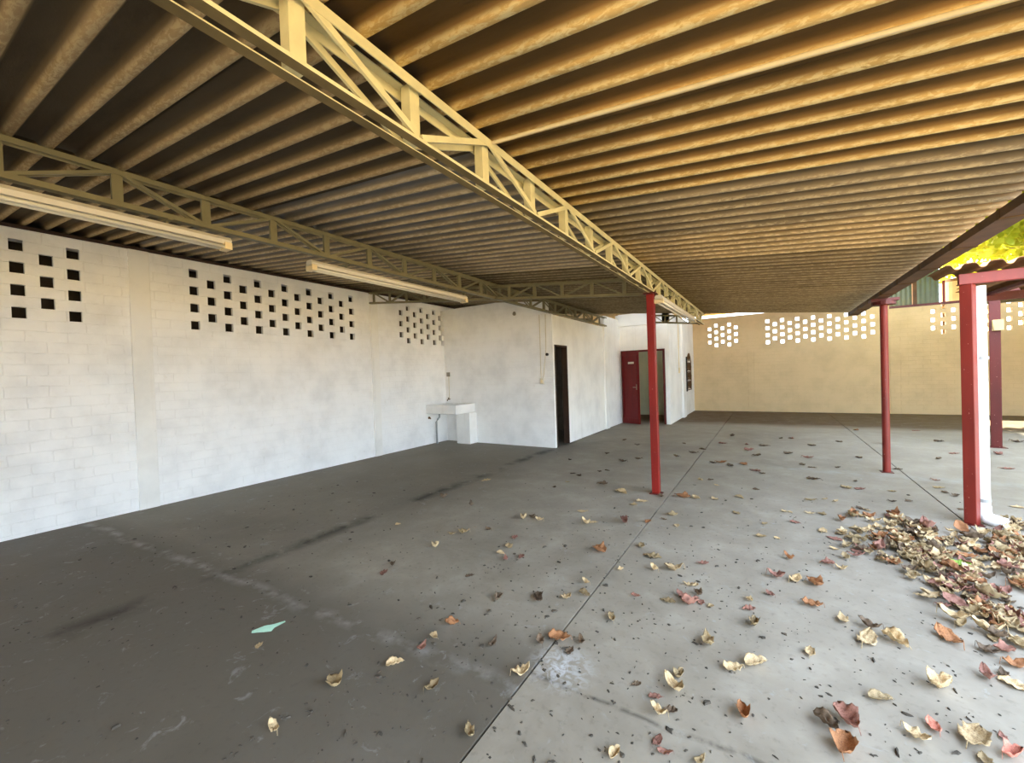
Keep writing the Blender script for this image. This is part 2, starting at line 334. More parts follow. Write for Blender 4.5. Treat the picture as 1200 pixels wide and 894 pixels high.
# leaves: x, y, length (m), colour
HAND = [
(-2.5, 1.164, 0.059, 'c'), (-1.85, 1.195, 0.11, 't'), (-1.85, 0.906, 0.096, 'c'), (-1.7, 1.447, 0.099, 'c'), (-1.41, 1.42, 0.091, 't'), (-1.1, 1.318, 0.086, 't'), (-1.66, 1.862, 0.093, 'b'), (-1.67, 1.714, 0.064, 'c'),
(-1.67, 1.617, 0.086, 'r'), (-1.34, 1.835, 0.095, 'd'), (-1.09, 1.723, 0.11, 'c'), (-1.34, 2.358, 0.12, 'd'), (-1.57, 2.236, 0.1, 'd'), (-1.04, 2.06, 0.14, 'b'), (-1.11, 1.97, 0.086, 'd'), (-0.943, 1.993, 0.078, 'd'),
(-0.918, 2.088, 0.086, 'd'), (-1.18, 2.459, 0.08, 'c'), (-0.841, 2.38, 0.093, 't'), (-0.317, 2.417, 0.13, 't'), (-0.404, 2.084, 0.083, 't'), (-0.409, 1.987, 0.13, 'c'), (-0.474, 1.897, 0.071, 'r'), (-0.439, 1.808, 0.089, 'c'),
(-0.398, 1.848, 0.067, 'd'), (-0.414, 1.664, 0.069, 'r'), (-0.378, 1.633, 0.067, 'r'), (-0.543, 1.529, 0.08, 'c'), (-0.568, 1.927, 0.053, 'd'), (-0.256, 1.663, 0.065, 't'), (-0.586, 2.74, 0.1, 't'), (-0.458, 2.776, 0.13, 'r'),
(-0.138, 2.887, 0.09, 'r'), (-0.105, 2.722, 0.099, 't'), (-0.184, 2.268, 0.11, 'c'), (-0.088, 2.358, 0.14, 'c'), (0.149, 2.581, 0.089, 'c'), (0.333, 3.013, 0.11, 'c'), (-0.128, 1.984, 0.11, 'b'), (0.246, 2.157, 0.13, 'r'),
(0.215, 1.996, 0.13, 'b'), (0.169, 2.099, 0.11, 'd'), (0.196, 3.114, 0.12, 'b'), (0.453, 3.004, 0.12, 'd'), (0.415, 2.844, 0.18, 'c'), (0.542, 2.915, 0.14, 'c'), (0.79, 3.07, 0.17, 'b'), (0.635, 2.597, 0.13, 'c'),
(0.389, 2.374, 0.11, 't'), (0.539, 2.288, 0.084, 'p'), (0.467, 2.201, 0.1, 'c'), (0.653, 2.289, 0.15, 'c'), (0.744, 2.265, 0.096, 'p'), (0.753, 2.366, 0.054, 'r'), (0.922, 2.773, 0.12, 'c'), (0.837, 2.777, 0.1, 'r'),
(0.918, 3.03, 0.096, 'd'), (0.99, 3.078, 0.096, 'r'), (0.988, 2.953, 0.12, 'b'), (0.911, 2.844, 0.081, 'd'), (0.989, 3.19, 0.092, 't'), (1.07, 3.171, 0.11, 't'), (0.651, 2.191, 0.077, 't'), (0.879, 3.247, 0.096, 't'),
(-1.59, 4.984, 0.19, 'c'), (-1.27, 4.722, 0.14, 'c'), (-1.32, 4.56, 0.096, 't'), (-1.74, 4.098, 0.13, 'c'), (-1.57, 3.787, 0.12, 'c'), (-1.52, 3.854, 0.094, 'c'), (-1.25, 3.99, 0.13, 'r'), (-1.05, 4.11, 0.11, 'b'),
(-2.03, 3.663, 0.1, 'c'), (-2.16, 3.735, 0.081, 'd'), (-1.24, 3.252, 0.16, 'b'), (-1.14, 2.71, 0.085, 'c'), (-1.09, 2.556, 0.092, 't'), (-0.785, 2.701, 0.068, 'r'), (-1.35, 2.393, 0.092, 'd'), (-0.953, 3.497, 0.1, 't'),
(-0.825, 3.344, 0.15, 't'), (-0.763, 3.132, 0.096, 'c'), (-0.636, 3.2, 0.15, 'c'), (-0.678, 3.263, 0.059, 'd'), (-0.501, 3.019, 0.089, 'c'), (-0.878, 4.41, 0.12, 't'), (-0.784, 4.122, 0.09, 'c'), (-0.928, 4.246, 0.077, 'd'),
(-0.515, 2.837, 0.11, 'r'), (-0.985, 3.012, 0.058, 'c'), (-1.12, 5.015, 0.12, 'd'), (-0.893, 5.087, 0.2, 'b'), (-0.75, 5.119, 0.14, 'c'), (-1.97, 2.985, 0.12, 'c'), (-2.02, 3.168, 0.095, 'r'), (-1.95, 2.821, 0.079, 'c'),
(-1.85, 2.749, 0.083, 'r'), (-1.76, 2.848, 0.091, 'r'), (-2.6, 2.963, 0.09, 't'), (-2.52, 3.039, 0.12, 't'), (-2.54, 2.668, 0.098, 'c'), (-3.27, 2.896, 0.062, 'c'), (-2.56, 2.111, 0.093, 'r'), (-2.61, 2.239, 0.076, 'd'),
(-1.94, 2.391, 0.077, 'd'), (-3.48, 3.833, 0.13, 'd'), (-2.96, 3.721, 0.12, 'd'), (-2.2, 3.632, 0.11, 'c'), (-2.12, 3.714, 0.081, 'd'), (-3.48, 4.742, 0.17, 'c'), (-2.35, 3.211, 0.083, 'd'), (-0.563, 5.174, 0.13, 'c'),
(-0.324, 5.362, 0.13, 'c'), (-0.319, 4.76, 0.11, 't'), (0.098, 5.026, 0.079, 'c'), (0.15, 5.04, 0.07, 'c'), (0.316, 5.077, 0.1, 'c'), (0.414, 5.087, 0.1, 't'), (0.358, 5.587, 0.13, 't'), (0.493, 5.688, 0.086, 'c'),
(0.58, 5.628, 0.084, 'c'), (0.176, 4.714, 0.098, 'r'), (-0.066, 4.553, 0.073, 't'), (-0.095, 4.19, 0.091, 't'), (0.028, 4.211, 0.067, 'c'), (0.375, 4.564, 0.12, 'c'), (0.444, 4.415, 0.13, 'r'), (0.511, 4.568, 0.11, 't'),
(0.634, 4.766, 0.11, 't'), (0.1, 3.8, 0.1, 'b'), (0.012, 3.423, 0.12, 'r'), (0.12, 3.421, 0.12, 'c'), (0.233, 3.43, 0.13, 'b'), (-0.024, 3.135, 0.073, 'r'), (-0.143, 3.005, 0.061, 'c'), (0.341, 3.831, 0.1, 'r'),
(0.415, 3.771, 0.081, 'c'), (0.417, 4.16, 0.083, 'c'), (0.47, 3.996, 0.092, 't'), (0.555, 4.197, 0.1, 'r'), (-0.462, 3.402, 0.092, 'r'), (-0.464, 3.031, 0.059, 'c'), (-0.433, 2.922, 0.08, 'd'), (-0.402, 2.823, 0.066, 'r'),
(-0.343, 2.807, 0.05, 't'), (-0.346, 8.483, 0.2, 'r'), (-0.216, 8.035, 0.17, 'd'), (-0.123, 9.088, 0.2, 'd'), (-0.68, 7.217, 0.19, 'b'), (-0.537, 7.049, 0.16, 'd'), (-0.367, 7.213, 0.16, 'b'), (-0.206, 6.856, 0.17, 'r'),
(-0.119, 6.705, 0.11, 'd'), (0.245, 8.418, 0.2, 'd'), (0.388, 7.542, 0.18, 'd'), (0.498, 7.38, 0.12, 'd'), (0.496, 8.136, 0.17, 'r'), (0.809, 7.517, 0.12, 'd'), (1.18, 8.466, 0.16, 'd'), (0.636, 9.432, 0.19, 'd'),
(1.11, 10.07, 0.2, 'd'), (0.169, 10.12, 0.12, 'd'), (0.347, 10.19, 0.14, 'r'), (0.758, 6.323, 0.15, 'c'), (0.889, 6.328, 0.15, 'r'), (0.9, 6.721, 0.098, 'd'), (0.457, 6.63, 0.16, 'd'), (-0.822, 9.074, 0.17, 'r'),
(-0.406, 9.129, 0.13, 'r'), (-0.727, 10.17, 0.19, 'd'), (1.63, 11.95, 0.2, 'b'), (-0.169, 5.785, 0.084, 'd'), (-0.7, 6.052, 0.092, 'd'), (-0.602, 5.794, 0.088, 'c'), (-0.809, 6.002, 0.092, 'c'), (-2.39, 5.145, 0.082, 'c'),
(-1.92, 5.245, 0.15, 'd'), (-2.44, 4.84, 0.09, 'd'), (-2.39, 5.536, 0.11, 'd'), (-2.52, 5.619, 0.089, 'd'), (-2.1, 6.712, 0.17, 'd'), (-1.39, 7.467, 0.15, 'd'), (-1.92, 7.009, 0.14, 'd'), (-2.56, 7.266, 0.13, 'd'),
(-2.96, 6.493, 0.1, 'd'), (-2.12, 6, 0.1, 'd'), (-2.21, 5.906, 0.09, 'd'), (-1.18, 7.884, 0.18, 'd'), (-1.09, 8.311, 0.14, 'd'), (-0.832, 6.016, 0.1, 'c'), (-0.779, 7.174, 0.14, 'd'), (-1.49, 8.817, 0.14, 'd'),
(-2.71, 8.819, 0.13, 'd'), (-2.3, 8.334, 0.12, 'd'), (1.49, 7.703, 0.13, 'd'), (1.74, 7.157, 0.11, 'r'), (1.67, 6.753, 0.14, 't'), (1.66, 6.523, 0.087, 'd'), (1.71, 6.398, 0.11, 'd'), (1.6, 5.85, 0.086, 'd'),
(2.49, 9.34, 0.2, 'r'), (2.16, 8.741, 0.13, 'd'), (2.64, 10.65, 0.19, 'd'), (2.66, 12.15, 0.15, 'r'), (3.02, 9.491, 0.16, 'r'), (2.71, 8.272, 0.16, 'r'), (3.73, 11.01, 0.2, 'd'), (1.18, 6.346, 0.089, 't'),
(1.24, 5.967, 0.092, 'd'), (1.09, 5.879, 0.083, 'd'), (0.777, 5.453, 0.12, 'd'), (0.813, 5.43, 0.096, 'c'), (2.08, 6.148, 0.12, 'c'),
]
DRIFT = [
(0.543, 4.068, 0.12, 'r'), (1, 5.327, 0.17, 'b'), (0.895, 5.017, 0.11, 't'), (0.987, 5.188, 0.11, 'c'), (0.755, 4.548, 0.14, 'b'), (0.732, 4.748, 0.12, 'c'), (0.674, 4.674, 0.11, 'c'), (0.776, 4.367, 0.14, 'd'),
(0.687, 4.063, 0.1, 't'), (0.751, 4.097, 0.09, 'c'), (0.771, 4.076, 0.077, 'c'), (1.07, 5.037, 0.17, 'd'), (1.14, 4.957, 0.2, 'r'), (1.05, 4.742, 0.17, 'd'), (0.913, 4.671, 0.12, 'c'), (0.869, 4.327, 0.15, 'd'),
(0.904, 4.26, 0.13, 'c'), (1.1, 4.628, 0.14, 'c'), (1.09, 4.443, 0.13, 'c'), (1.2, 4.644, 0.11, 'c'), (1.31, 4.937, 0.088, 'c'), (1.4, 5.093, 0.16, 'b'), (1.29, 4.992, 0.074, 'c'), (1.29, 4.676, 0.11, 'r'),
(1.34, 4.662, 0.12, 'c'), (1.07, 4.266, 0.1, 'c'), (1.15, 4.388, 0.091, 'c'), (1.23, 4.398, 0.13, 'b'), (1.02, 4.291, 0.15, 't'), (1.07, 4.19, 0.087, 'b'), (1.15, 4.216, 0.12, 'g'), (1.26, 4.276, 0.099, 'c'),
(1.35, 4.418, 0.07, 'c'), (0.816, 3.935, 0.11, 'd'), (0.799, 3.815, 0.082, 't'), (0.986, 4.114, 0.12, 'd'), (0.97, 3.962, 0.12, 'd'), (1.06, 3.941, 0.1, 'r'), (1.05, 3.851, 0.091, 'r'), (0.934, 3.785, 0.091, 'c'),
(0.841, 3.602, 0.13, 'c'), (0.803, 3.524, 0.11, 'c'), (0.921, 3.611, 0.11, 't'), (0.985, 3.681, 0.07, 'c'), (0.931, 3.508, 0.14, 'r'), (1.01, 3.511, 0.1, 'c'), (0.975, 3.412, 0.1, 't'), (1.04, 3.769, 0.11, 'd'),
(1.13, 3.819, 0.11, 'd'), (1.15, 3.916, 0.079, 'c'), (1.17, 3.758, 0.14, 'r'), (1.2, 3.742, 0.096, 'd'), (1.07, 3.566, 0.12, 't'), (1.14, 3.551, 0.12, 'c'), (1.06, 3.457, 0.12, 'b'), (1.14, 3.456, 0.12, 'r'),
(1.02, 3.416, 0.07, 'c'), (1.07, 3.389, 0.087, 'r'), (1.2, 3.536, 0.089, 't'), (0.805, 3.805, 0.07, 'c'), (0.796, 3.8, 0.082, 'c'), (1.65, 5.178, 0.1, 'r'), (1.73, 5.218, 0.15, 'c'), (1.87, 5.561, 0.11, 'c'),
(1.74, 5.098, 0.16, 'b'), (1.56, 4.778, 0.14, 'd'), (1.51, 4.845, 0.14, 't'), (1.46, 4.557, 0.09, 'c'), (1.45, 4.454, 0.076, 'r'), (1.57, 4.612, 0.1, 'b'), (1.42, 4.304, 0.13, 'd'), (1.36, 4.172, 0.12, 'd'),
(1.43, 4.21, 0.082, 't'), (1.35, 3.974, 0.089, 'c'), (1.61, 4.807, 0.14, 'c'), (1.58, 4.975, 0.13, 't'), (1.42, 4.615, 0.11, 'd'), (1.52, 4.431, 0.11, 'r'), (1.82, 5.611, 0.095, 't'), (1.88, 5.451, 0.12, 'c'),
(1.36, 4.068, 0.08, 'd'),
]
FILL = [
(0.951, 3.49, 0.13, 'c'), (0.832, 4.511, 0.074, 't'), (0.804, 4.652, 0.077, 't'), (0.713, 4.282, 0.13, 'r'), (1.03, 4.265, 0.1, 't'), (0.966, 4.394, 0.14, 't'), (0.99, 4.434, 0.12, 't'), (1, 4.788, 0.13, 'd'),
(0.72, 4.376, 0.075, 'd'), (1.02, 3.679, 0.075, 't'), (0.946, 4.004, 0.12, 'c'), (1.19, 4.121, 0.13, 'c'), (0.995, 3.428, 0.071, 'c'), (1.16, 3.552, 0.12, 'b'), (1.1, 4.307, 0.1, 't'), (1.03, 4.359, 0.094, 't'),
(1, 4.486, 0.092, 't'), (1.03, 4.25, 0.12, 'b'), (1.02, 4.252, 0.14, 'c'), (0.883, 4.184, 0.12, 't'), (0.757, 4.548, 0.093, 't'), (0.952, 4.339, 0.13, 'r'), (0.644, 4.444, 0.099, 't'), (1.03, 3.792, 0.11, 'b'),
(1.1, 3.371, 0.098, 't'), (0.962, 4.624, 0.11, 'b'), (0.897, 4.209, 0.11, 'c'), (1.06, 4.494, 0.11, 'c'), (1.03, 4.365, 0.1, 'd'), (1.03, 4.169, 0.11, 'd'), (0.876, 4.007, 0.12, 't'), (0.826, 3.868, 0.099, 't'),
(1.07, 3.363, 0.08, 't'), (1.07, 4.455, 0.12, 'r'), (1.04, 4.464, 0.14, 'd'), (1.14, 3.717, 0.14, 't'), (0.897, 4.385, 0.12, 't'), (1.34, 3.538, 0.082, 't'), (0.708, 4.363, 0.072, 'b'), (0.969, 4.34, 0.087, 't'),
(0.914, 4.688, 0.13, 'c'), (1.01, 4.1, 0.091, 'c'), (1, 3.94, 0.079, 'r'), (1.04, 3.539, 0.11, 'b'), (0.945, 4.401, 0.13, 'c'), (0.984, 4.077, 0.08, 'r'), (1.03, 3.804, 0.14, 'r'), (1.16, 3.883, 0.088, 'd'),
(1.23, 4.04, 0.092, 'd'), (0.949, 4.187, 0.1, 'd'), (0.795, 4.398, 0.11, 'd'), (1.02, 4.473, 0.089, 't'), (1.1, 3.223, 0.1, 'c'), (0.704, 4.128, 0.094, 'd'), (1.07, 3.389, 0.12, 't'), (0.515, 4.59, 0.078, 'c'),
(0.879, 4.538, 0.11, 'b'), (1.07, 4.106, 0.13, 'b'), (0.865, 4.556, 0.11, 'b'), (0.885, 4.197, 0.1, 't'), (0.977, 3.761, 0.075, 't'), (1.15, 4.397, 0.072, 'r'), (0.82, 4.372, 0.13, 't'), (1.21, 3.72, 0.079, 'd'),
(1.18, 3.294, 0.099, 't'), (0.794, 4.397, 0.097, 'c'), (0.896, 4.383, 0.13, 't'), (0.633, 4.173, 0.1, 't'), (0.597, 4.242, 0.12, 'd'), (1.07, 3.578, 0.086, 'd'), (1.23, 3.811, 0.1, 'r'), (0.918, 4.34, 0.11, 'c'),
(0.696, 4.302, 0.097, 'b'), (1.09, 3.673, 0.11, 'r'), (0.899, 4.471, 0.13, 'c'), (0.786, 4.61, 0.08, 'r'), (0.92, 3.75, 0.12, 'r'), (1.18, 4.275, 0.13, 'r'), (0.968, 4.274, 0.12, 'r'), (0.722, 4.53, 0.073, 'b'),
(1.23, 3.446, 0.13, 'r'), (1.05, 4.167, 0.081, 't'), (0.949, 3.686, 0.078, 't'), (1.19, 4.173, 0.094, 't'), (1.08, 4.315, 0.1, 't'), (0.704, 4.153, 0.087, 't'), (0.747, 4.513, 0.075, 'r'), (1.06, 3.344, 0.09, 'b'),
(0.953, 4.221, 0.073, 'r'), (1.19, 3.382, 0.12, 'r'), (0.588, 4.357, 0.11, 't'), (0.723, 4.051, 0.076, 'b'), (0.73, 4.546, 0.12, 'c'), (0.924, 3.983, 0.13, 't'), (0.922, 4.398, 0.086, 't'), (0.721, 4.572, 0.075, 't'),
(0.977, 3.717, 0.11, 'r'), (1.15, 3.889, 0.092, 'b'), (0.942, 4.191, 0.12, 'd'), (1.07, 3.929, 0.087, 'c'), (1.04, 3.818, 0.1, 't'), (0.909, 4.854, 0.13, 'c'), (0.917, 3.594, 0.07, 'd'), (1.17, 3.364, 0.08, 'c'),
(1.07, 3.491, 0.13, 'c'), (0.837, 4.214, 0.1, 't'), (0.87, 4.321, 0.072, 'c'), (0.897, 4.541, 0.088, 'c'), (0.931, 4.252, 0.095, 't'), (1.09, 3.378, 0.089, 't'), (0.985, 3.254, 0.13, 'c'), (1.12, 4.391, 0.1, 'b'),
(0.905, 4.522, 0.14, 'c'), (0.805, 4.854, 0.085, 'c'), (0.76, 4.057, 0.095, 'b'), (0.918, 4.489, 0.11, 't'), (0.908, 3.777, 0.13, 'c'), (1.03, 3.562, 0.087, 'r'), (0.504, 4.25, 0.09, 't'), (0.915, 4.109, 0.076, 't'),
(1.1, 3.757, 0.11, 'r'), (0.779, 4.484, 0.097, 'b'), (0.874, 3.311, 0.13, 'c'), (1.11, 3.456, 0.14, 'c'), (1.14, 3.329, 0.072, 't'), (1.15, 3.829, 0.091, 'c'), (1.05, 4.055, 0.076, 'd'), (1.18, 4.448, 0.11, 't'),
(1.12, 3.982, 0.14, 'c'), (1.13, 3.972, 0.082, 'c'), (0.936, 4.412, 0.078, 'c'), (1.01, 3.209, 0.085, 'd'), (1.17, 4.033, 0.075, 'r'), (0.943, 4.28, 0.13, 'c'), (1.1, 3.346, 0.11, 't'), (1.12, 4.114, 0.093, 'r'),
(0.6, 4.245, 0.11, 'r'), (0.955, 4.188, 0.093, 'c'), (0.845, 4.19, 0.075, 't'), (1.12, 3.918, 0.12, 'b'), (0.636, 4.638, 0.094, 't'), (1.04, 3.607, 0.093, 't'), (1.1, 3.383, 0.13, 'c'), (1.04, 4.274, 0.096, 'b'),
(1.21, 3.453, 0.14, 'b'), (1.28, 4.244, 0.079, 'c'), (0.936, 3.702, 0.1, 'd'), (0.571, 4.448, 0.12, 't'), (1.2, 4.213, 0.12, 'c'), (0.866, 3.461, 0.074, 'r'), (1.01, 5.08, 0.12, 't'), (1.25, 4.676, 0.083, 'r'),
(0.83, 4.837, 0.07, 't'), (1.32, 4.707, 0.14, 'c'), (0.884, 4.731, 0.1, 'b'), (1.08, 4.991, 0.1, 'c'), (0.994, 5.244, 0.13, 'c'), (0.953, 5.256, 0.13, 'r'), (1.18, 4.952, 0.094, 'd'), (1.21, 5.174, 0.085, 'r'),
(0.926, 4.988, 0.12, 'c'), (1.14, 4.868, 0.073, 'r'), (1.06, 5.075, 0.14, 'b'), (1.06, 4.951, 0.11, 'c'), (1.12, 4.89, 0.12, 't'), (0.796, 5.027, 0.12, 'c'), (1.15, 4.933, 0.096, 'b'), (1.25, 4.515, 0.088, 'c'),
(1.1, 4.838, 0.12, 'c'), (1.02, 4.815, 0.11, 'd'), (1.06, 4.718, 0.13, 'c'), (1.22, 4.746, 0.13, 'c'), (1.4, 4.892, 0.14, 'd'), (1.06, 5.134, 0.074, 't'), (1.06, 4.82, 0.096, 'r'), (1.03, 4.989, 0.11, 'b'),
(0.957, 5.036, 0.08, 't'), (1.23, 4.671, 0.079, 'd'), (0.975, 4.8, 0.087, 'd'), (1.35, 4.831, 0.11, 't'), (1, 5.075, 0.1, 'c'), (1.09, 4.849, 0.11, 't'), (1.11, 5.117, 0.073, 'b'), (1.34, 4.888, 0.075, 'd'),
(0.959, 4.848, 0.091, 't'), (1.22, 4.707, 0.088, 't'), (1.14, 4.804, 0.1, 'c'), (1.18, 4.741, 0.12, 'b'), (1.28, 4.612, 0.1, 'c'), (1.04, 5.081, 0.12, 't'), (1.44, 4.093, 0.13, 'c'), (1.49, 4.334, 0.13, 'c'),
(1.58, 4.647, 0.12, 't'), (1.5, 4.698, 0.093, 'd'), (1.51, 4.772, 0.075, 't'), (1.4, 3.962, 0.075, 'c'), (1.64, 4.84, 0.077, 'r'), (1.64, 4.936, 0.09, 'c'), (1.51, 4.105, 0.077, 't'), (1.58, 4.669, 0.12, 'r'),
(1.44, 4.362, 0.13, 'c'), (1.57, 4.679, 0.12, 't'), (1.65, 5.108, 0.08, 'c'), (1.41, 4.421, 0.11, 'd'), (1.5, 4.582, 0.098, 'c'), (1.35, 4.576, 0.12, 'b'), (1.56, 4.91, 0.1, 'b'), (1.47, 4.637, 0.13, 't'),
(1.51, 4.805, 0.072, 'b'), (1.37, 4.039, 0.11, 'c'), (1.43, 4.408, 0.14, 't'), (1.54, 4.398, 0.07, 't'), (1.38, 3.945, 0.13, 'b'), (1.39, 4.027, 0.12, 'c'), (1.55, 4.924, 0.1, 'b'), (1.46, 4.573, 0.078, 't'),
(1.58, 4.723, 0.13, 'c'), (1.59, 4.509, 0.13, 't'), (1.6, 4.977, 0.1, 'd'), (1.42, 4.525, 0.12, 'b'), (1.52, 4.646, 0.1, 'b'), (1.54, 4.851, 0.13, 'b'), (1.55, 4.351, 0.12, 'b'), (1.87, 5.515, 0.084, 'c'),
(1.39, 4.459, 0.082, 'r'), (1.6, 4.996, 0.13, 'r'), (1.55, 4.618, 0.083, 't'), (1.44, 3.866, 0.089, 'c'), (1.67, 4.961, 0.12, 't'), (1.34, 3.977, 0.12, 'b'), (1.5, 5.03, 0.13, 'c'), (1.58, 4.713, 0.11, 'r'),
(1.44, 4.133, 0.11, 'r'), (1.57, 4.873, 0.13, 't'), (1.3, 4.395, 0.12, 't'), (1.42, 4.49, 0.093, 'c'), (1.42, 4.383, 0.13, 't'), (1.52, 4.458, 0.11, 't'), (1.53, 4.766, 0.12, 'r'), (1.71, 5.178, 0.092, 'c'),
(1.67, 4.919, 0.076, 'b'), (1.43, 4.304, 0.11, 'c'), (1.64, 4.866, 0.075, 'r'), (1.47, 4.197, 0.1, 't'), (1.57, 4.803, 0.13, 'b'), (1.64, 4.684, 0.14, 't'), (1.34, 4.254, 0.11, 'c'), (1.49, 4.704, 0.12, 'r'),
(1.54, 4.495, 0.073, 't'), (1.45, 4.238, 0.1, 'd'), (1.5, 4.873, 0.073, 'c'), (1.38, 4.015, 0.072, 'b'), (1.4, 4.278, 0.11, 'r'), (1.51, 4.281, 0.1, 't'), (1.66, 5.126, 0.12, 'c'), (1.42, 4.277, 0.08, 'c'),
(1.44, 4.068, 0.071, 'r'), (1.48, 4.508, 0.11, 'b'), (1.66, 4.895, 0.12, 't'), (1.44, 4.08, 0.078, 'c'), (1.74, 5.312, 0.13, 'c'), (1.86, 5.416, 0.084, 't'), (1.93, 5.308, 0.072, 'c'), (1.81, 5.472, 0.13, 'c'),
(1.94, 5.358, 0.089, 'c'), (1.85, 5.557, 0.071, 'd'), (2.09, 5.612, 0.12, 'c'), (1.85, 5.45, 0.073, 'd'), (1.89, 5.397, 0.087, 't'), (1.92, 5.373, 0.12, 't'), (1.83, 5.338, 0.13, 'd'), (1.86, 5.439, 0.086, 'c'),
(1.76, 5.302, 0.12, 't'), (1.97, 5.305, 0.082, 'b'), (1.99, 5.543, 0.076, 't'), (0.786, 5.185, 0.12, 'b'), (0.675, 5.206, 0.12, 'd'), (0.655, 5.113, 0.12, 't'), (0.726, 5.154, 0.077, 'c'), (0.681, 5.212, 0.12, 'd'),
(0.773, 4.88, 0.092, 'c'), (0.676, 5.141, 0.13, 'b'), (0.555, 4.962, 0.098, 'b'),
]
# ------------------------------------------------------------------ camera (fitted to the place: eye 1.5 m above the slab at the origin)
cam = bpy.data.cameras.new('camera'); co = bpy.data.objects.new('camera', cam); C.objects.link(co)
Rr, Uu, Ff = Vector((0.8458811, 0.5323299, -0.0333170)), Vector((0.0201668, 0.0304999, 0.9993313)), Vector((-0.5329901, 0.8459874, -0.0150639))
co.matrix_world = Matrix(((Rr.x, Uu.x, -Ff.x, 0), (Rr.y, Uu.y, -Ff.y, 0), (Rr.z, Uu.z, -Ff.z, 1.5), (0, 0, 0, 1)))
cam.sensor_fit = 'HORIZONTAL'; cam.sensor_width = 36; cam.lens = 479.533/1200*36; cam.clip_start = .02; cam.clip_end = 300
SC.camera = co

def roof_z(x): return 2.72-.1*(x+1.2)

# ------------------------------------------------------------------ ground and floor slabs
g = MB(); g.box(-40, 60, -40, 70, -.6, -.12)
o = g.build('ground', M['earth']); struct(o)
m = MB()
m.box(-7.2, 7.5, -3.2, 16.6, -.12, -.035)
fl = m.build('floor', M['joint']); struct(fl)
slabs = [(-7.2, -1.056, -3.2, 16.6), (-1.044, 1.50, -3.2, 16.6), (1.512, 7.5, 4.6, 16.6), (1.512, 2.6, -3.2, 4.588)]
for a in slabs:
    m = MB(); m.box(*a, -.05, 0); s = m.build('floor_slab', M['floor'], fl); s['kind'] = 'structure'

# ------------------------------------------------------------------ walls
VZ, VH = 2.262, .1165
WT = .14
def lattice(mb, axis, fixed0, fixed1, cols, first, lo, hi):
    """vent of staggered openings: cols = centres; first = which kind starts ('A' four openings, 'B' three); lo..hi = extent filled"""
    ow = .102
    def put(a, b, z0, z1):
        if b-a < .002: return
        if axis == 'y': mb.box(fixed0, fixed1, a, b, z0, z1)
        else: mb.box(a, b, fixed0, fixed1, z0, z1)
    for r in range(7):
        z0, z1 = VZ+r*VH, VZ+(r+1)*VH
        kinds = [('A' if (i % 2 == 0) == (first == 'A') else 'B') for i in range(len(cols))]
        opens = [c for c, k in zip(cols, kinds) if (k == 'A') == (r % 2 == 0)]
        cur = lo
        for c in opens:
            put(cur, c-ow/2, z0, z1); cur = c+ow/2
        put(cur, hi, z0, z1)

# left wall
XL = -6.56
m = MB()
m.box(XL-WT, XL, -3.2, 11.2, 0, VZ)
top = VZ+7*VH
m.box(XL-WT, XL, -3.2, 11.2, top, 3.19)
g1 = [1.30-.205*i for i in range(12)][::-1]
g2 = [2.43+.205*i for i in range(13)]
g3 = [6.10+.201*i for i in range(7)]+[7.385]
m.box(XL-WT, XL, -3.2, g1[0]-.16, VZ, top)
lattice(m, 'y', XL-.05, XL, g1, 'B', g1[0]-.16, 1.55)
m.box(XL-WT, XL, 1.55, 2.2, VZ, top)
lattice(m, 'y', XL-.05, XL, g2, 'A', 2.2, 5.1)
m.box(XL-WT, XL, 5.1, 5.9, VZ, top)
lattice(m, 'y', XL-.05, XL, g3, 'B', 5.9, 7.43)
m.box(XL-WT, XL, 7.43, 11.2, VZ, top)
wl = m.build('wall_left', M['wall_y']); struct(wl)
for y0, y1, pr in ((1.76, 1.96, .022), (5.30, 5.48, .022)):
    m = MB(); m.box(XL-.01, XL+pr, y0, y1, 0, 3.19); p_ = m.build('pilaster', M['plaster'], wl, bevel=.006)
m = MB(); m.box(XL-.10, XL+.02, -3.2, 11.2, 3.19, 3.225); m.build('wall_plate', M['dark'], wl)
# dim store room behind the pierced wall
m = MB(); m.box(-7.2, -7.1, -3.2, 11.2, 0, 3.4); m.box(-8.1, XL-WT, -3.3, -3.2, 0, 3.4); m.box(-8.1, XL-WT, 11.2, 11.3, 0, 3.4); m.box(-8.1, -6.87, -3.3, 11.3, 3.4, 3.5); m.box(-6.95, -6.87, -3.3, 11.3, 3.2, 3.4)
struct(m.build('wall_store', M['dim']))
# wall behind the camera, with the open side on the right
m = MB(); m.box(-6.7, 0.2, -3.2, -3.06, 0, 3.0); struct(m.build('wall_back', M['wall_x']))

# partition wall facing the camera, and the passage wall that turns the corner
YP, XP = 7.43, -3.69
m = MB(); m.box(XL, XP-.12, YP, YP+.12, 0, 3.10); m.box(XP-.12, XP, YP, YP+.05, 0, 2.72)
struct(m.build('wall_partition', M['wall_x']))
m = MB()
m.box(XP-.12, XP, YP+.05, YP+.075, 0, 2.70)                                   # sliver before the doorway
m.box(XP-.12, XP, YP+.075, 8.10, 2.065, 2.70)
m.box(XP-.12, XP, 8.10, 10.42, 0, 2.70)
m.box(XP-.12, XP+.035, 10.42, 10.68, 0, 2.98)
m.box(XP-.12, XP, 10.68, 11.84, 0, 3.0)
struct(m.build('wall_passage', M['plaster']))
m = MB(); m.box(XL, XP-.12, 9.9, 10.0, 0, 2.9); struct(m.build('wall_inner', M['cement']))
# doorway in the passage wall
d1 = MB(); d1.box(XP-.11, XP+.012, YP+.075, YP+.105, 0, 2.095); d1.box(XP-.11, XP+.012, 8.075, 8.105, 0, 2.095); d1.box(XP-.11, XP+.012, YP+.105, 8.075, 2.06, 2.095)
struct(d1.build('door_1', M['dark']))

